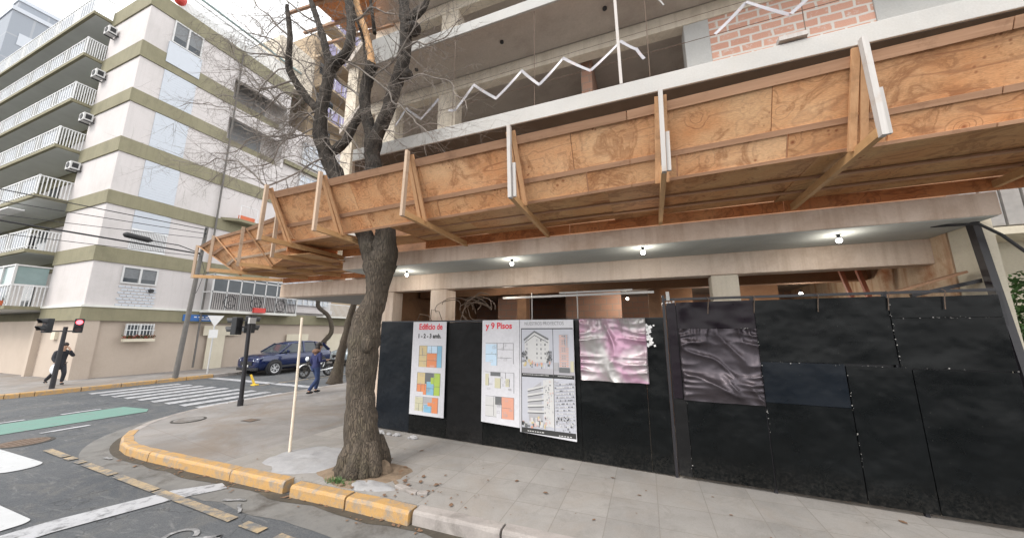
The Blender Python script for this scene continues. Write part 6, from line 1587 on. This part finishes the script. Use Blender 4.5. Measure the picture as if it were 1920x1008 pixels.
def person(loc, rz, label, P, coat, trousers, hairm, coat_len, scale=1.0, shoes='rubber', extra=None):
    """faces -y; P gives limb joints"""
    t = thing('person', label, 'person', (0,0,0))
    J = dict(pel=(0,0,.95,.12,.10), sp=(0,.0,1.12,.11,.09), ch=(0,.0,1.32,.145,.10), nk=(0,P.get('lean',-.02)*.7,1.48,.05,.05), hd=(0,P.get('lean',-.02),1.56,.065,.07), hd2=(0,P.get('lean',-.02)-.01,1.66,.075,.09), hd3=(0,P.get('lean',-.02)-.0,1.72,.05,.06))
    E_ = [('pel','sp'),('sp','ch'),('ch','nk'),('nk','hd'),('hd','hd2'),('hd2','hd3')]
    for s, n_ in ((1,'l'),(-1,'r')):
        k, a = P['knee_'+n_], P['ank_'+n_]
        J['hip'+n_] = (s*.09,0,.90,.09,.09); J['kn'+n_] = (*k,.058,.058); J['an'+n_] = (*a,.036,.036); J['to'+n_] = (a[0]+s*.01,a[1]-.17,max(.03,a[2]-.05),.035,.022)
        E_ += [('pel','hip'+n_),('hip'+n_,'kn'+n_),('kn'+n_,'an'+n_),('an'+n_,'to'+n_)]
        e, w = P['elb_'+n_], P['wri_'+n_]
        J['sh'+n_] = (s*.18,0,1.39,.055,.055); J['el'+n_] = (*e,.042,.042); J['wr'+n_] = (*w,.026,.026)
        d = (Vector(w)-Vector(e)).normalized(); pm = Vector(w)+d*.07; J['pa'+n_] = (*pm,.035,.020)
        E_ += [('ch','sh'+n_),('sh'+n_,'el'+n_),('el'+n_,'wr'+n_),('wr'+n_,'pa'+n_)]
        sdv = d.cross(Vector((0,1,0))) if abs(d.y) < .9 else Vector((1,0,0))
        for f_ in range(4):
            off = sdv*((f_-1.5)*.017); q = pm+off+d*.035; q2 = q+d*(.035+.006*(1.5-abs(f_-1.5)))+Vector((0,-.012,0))
            J[f'f{n_}{f_}'] = (*q,.009,.009); J[f'g{n_}{f_}'] = (*q2,.007,.007); E_ += [('pa'+n_, f'f{n_}{f_}'), (f'f{n_}{f_}', f'g{n_}{f_}')]
        q = Vector(w)+d*.04-sdv*.035+Vector((0,-.01,0)); q2 = q+d*.03-sdv*.01; J['t'+n_] = (*q,.010,.010); J['u'+n_] = (*q2,.008,.008); E_ += [('wr'+n_,'t'+n_),('t'+n_,'u'+n_)]
    mkskin('body', MT['skin'], t, J, E_, 'pel')
    ly = P.get('lean',-.02)
    # face
    f = M().ball((0,ly-.105,1.625),.016,8,6,(1,1,1.5)); 
    for s in (-1,1): f.ball((s*.078,ly-.0,1.63),.02,8,6,(.5,1,1.4))
    f.build('nose_and_ears', MT['skin'], t, smooth=True)
    f = M()
    for s in (-1,1): f.ball((s*.032,ly-.092,1.655),.010,8,6)
    f.box(-.025,ly-.098,1.585,.025,ly-.088,1.593); f.build('eyes_and_mouth', MT['hair'], t)
    hm = M().ball((0,ly+.02,1.70),.105,16,10,(.95,1.08,.95)); 
    if P.get('long_hair'): hm.ball((0,ly+.06,1.60),.10,14,10,(1.0,.75,1.5))
    hm.build('hair', hairm, t, smooth=True)
    # trousers
    K = dict(pe=(0,0,.96,.14,.12)); E2 = []
    for s, n_ in ((1,'l'),(-1,'r')):
        k, a = P['knee_'+n_], P['ank_'+n_]
        K['h'+n_] = (s*.095,0,.86,.105,.105); K['k'+n_] = (*k,.078,.078); K['a'+n_] = (a[0],a[1],a[2]+.02,.060,.060)
        E2 += [('pe','h'+n_),('h'+n_,'k'+n_),('k'+n_,'a'+n_)]
    mkskin('trousers', trousers, t, K, E2, 'pe')
    for s, n_ in ((1,'l'),(-1,'r')):
        a = P['ank_'+n_]; z = max(.045, a[2]-.03); M().ball((a[0],a[1]-.06,z), .062,12,8,(.75,2.0,.72)).build('shoe', MT[shoes], t, smooth=True)
    # coat: torso loft plus sleeves as one skinned surface
    C_ = dict(b0=(0,.01,coat_len,.20,.15), b1=(0,.0,1.0,.165,.125), b2=(0,0,1.18,.165,.12), b3=(0,0,1.36,.18,.12), b4=(0,ly*.5,1.46,.085,.08)); E3 = [('b0','b1'),('b1','b2'),('b2','b3'),('b3','b4')]
    for s, n_ in ((1,'l'),(-1,'r')):
        e, w = Vector(P['elb_'+n_]), Vector(P['wri_'+n_]); w2 = e.lerp(w, .93)
        C_['s'+n_] = (s*.19,0,1.38,.075,.075); C_['e'+n_] = (*e,.062,.062); C_['w'+n_] = (*w2,.045,.045)
        E3 += [('b3','s'+n_),('s'+n_,'e'+n_),('e'+n_,'w'+n_)]
    mkskin('coat', coat, t, C_, E3, 'b2')
    if extra: extra(t)
    t.location = loc; t.rotation_euler = (0,0,rz); t.scale = (scale,)*3; return t
def hood(t): M().ball((0,.05,1.46),.13,14,8,(1.35,1.0,.75)).build('scarf', MT['scarf'], t, smooth=True)
person((-10.84, 9.07, .15), R(180-12), 'person in navy jacket, blue trousers and brown scarf walking away past the motorcycle',
    dict(knee_l=(.10,-.16,.50), ank_l=(.10,-.10,.10), knee_r=(-.12,-.02,.50), ank_r=(-.20,.30,.13), elb_l=(.27,.06,1.12), wri_l=(.26,-.08,.90), elb_r=(-.27,.02,1.12), wri_r=(-.22,-.22,1.15), long_hair=True, lean=-.05), MT['navy'], MT['jeans'], MT['hair'], .80, .98, extra=hood)
person((-22.25, 6.75, .15), R(95), 'person in a long black coat walking behind the far traffic light, one hand raised',
    dict(knee_l=(.10,-.20,.50), ank_l=(.10,-.14,.10), knee_r=(-.10,.08,.50), ank_r=(-.12,.50,.16), elb_l=(.26,-.22,1.20), wri_l=(.10,-.24,1.48), elb_r=(-.26,-.08,1.12), wri_r=(-.22,-.24,.94), lean=-.10), MT['blackcloth'], MT['blackcloth'], MT['hair'], .62, .94)
t = thing('plastic_bag', 'white plastic bag hanging from the hand of the person in the black coat', 'bag', (-21.98, 6.55, .6))
m = M().ball((-21.98,6.55,.80),.17,14,10,(.9,.55,1.2)); m.v = [tuple(Vector(p)*(1)+Vector((.02*mnoise.noise(Vector(p)*9),.02*mnoise.noise(Vector(p)*7),0))) for p in m.v]
m.build('bag_body', MT['bag'], t, smooth=True); M().tube([(-22.06,6.55,.95),(-21.99,6.55,1.04),(-21.91,6.55,.95)], .012, 6).build('handle', MT['bag'], t)
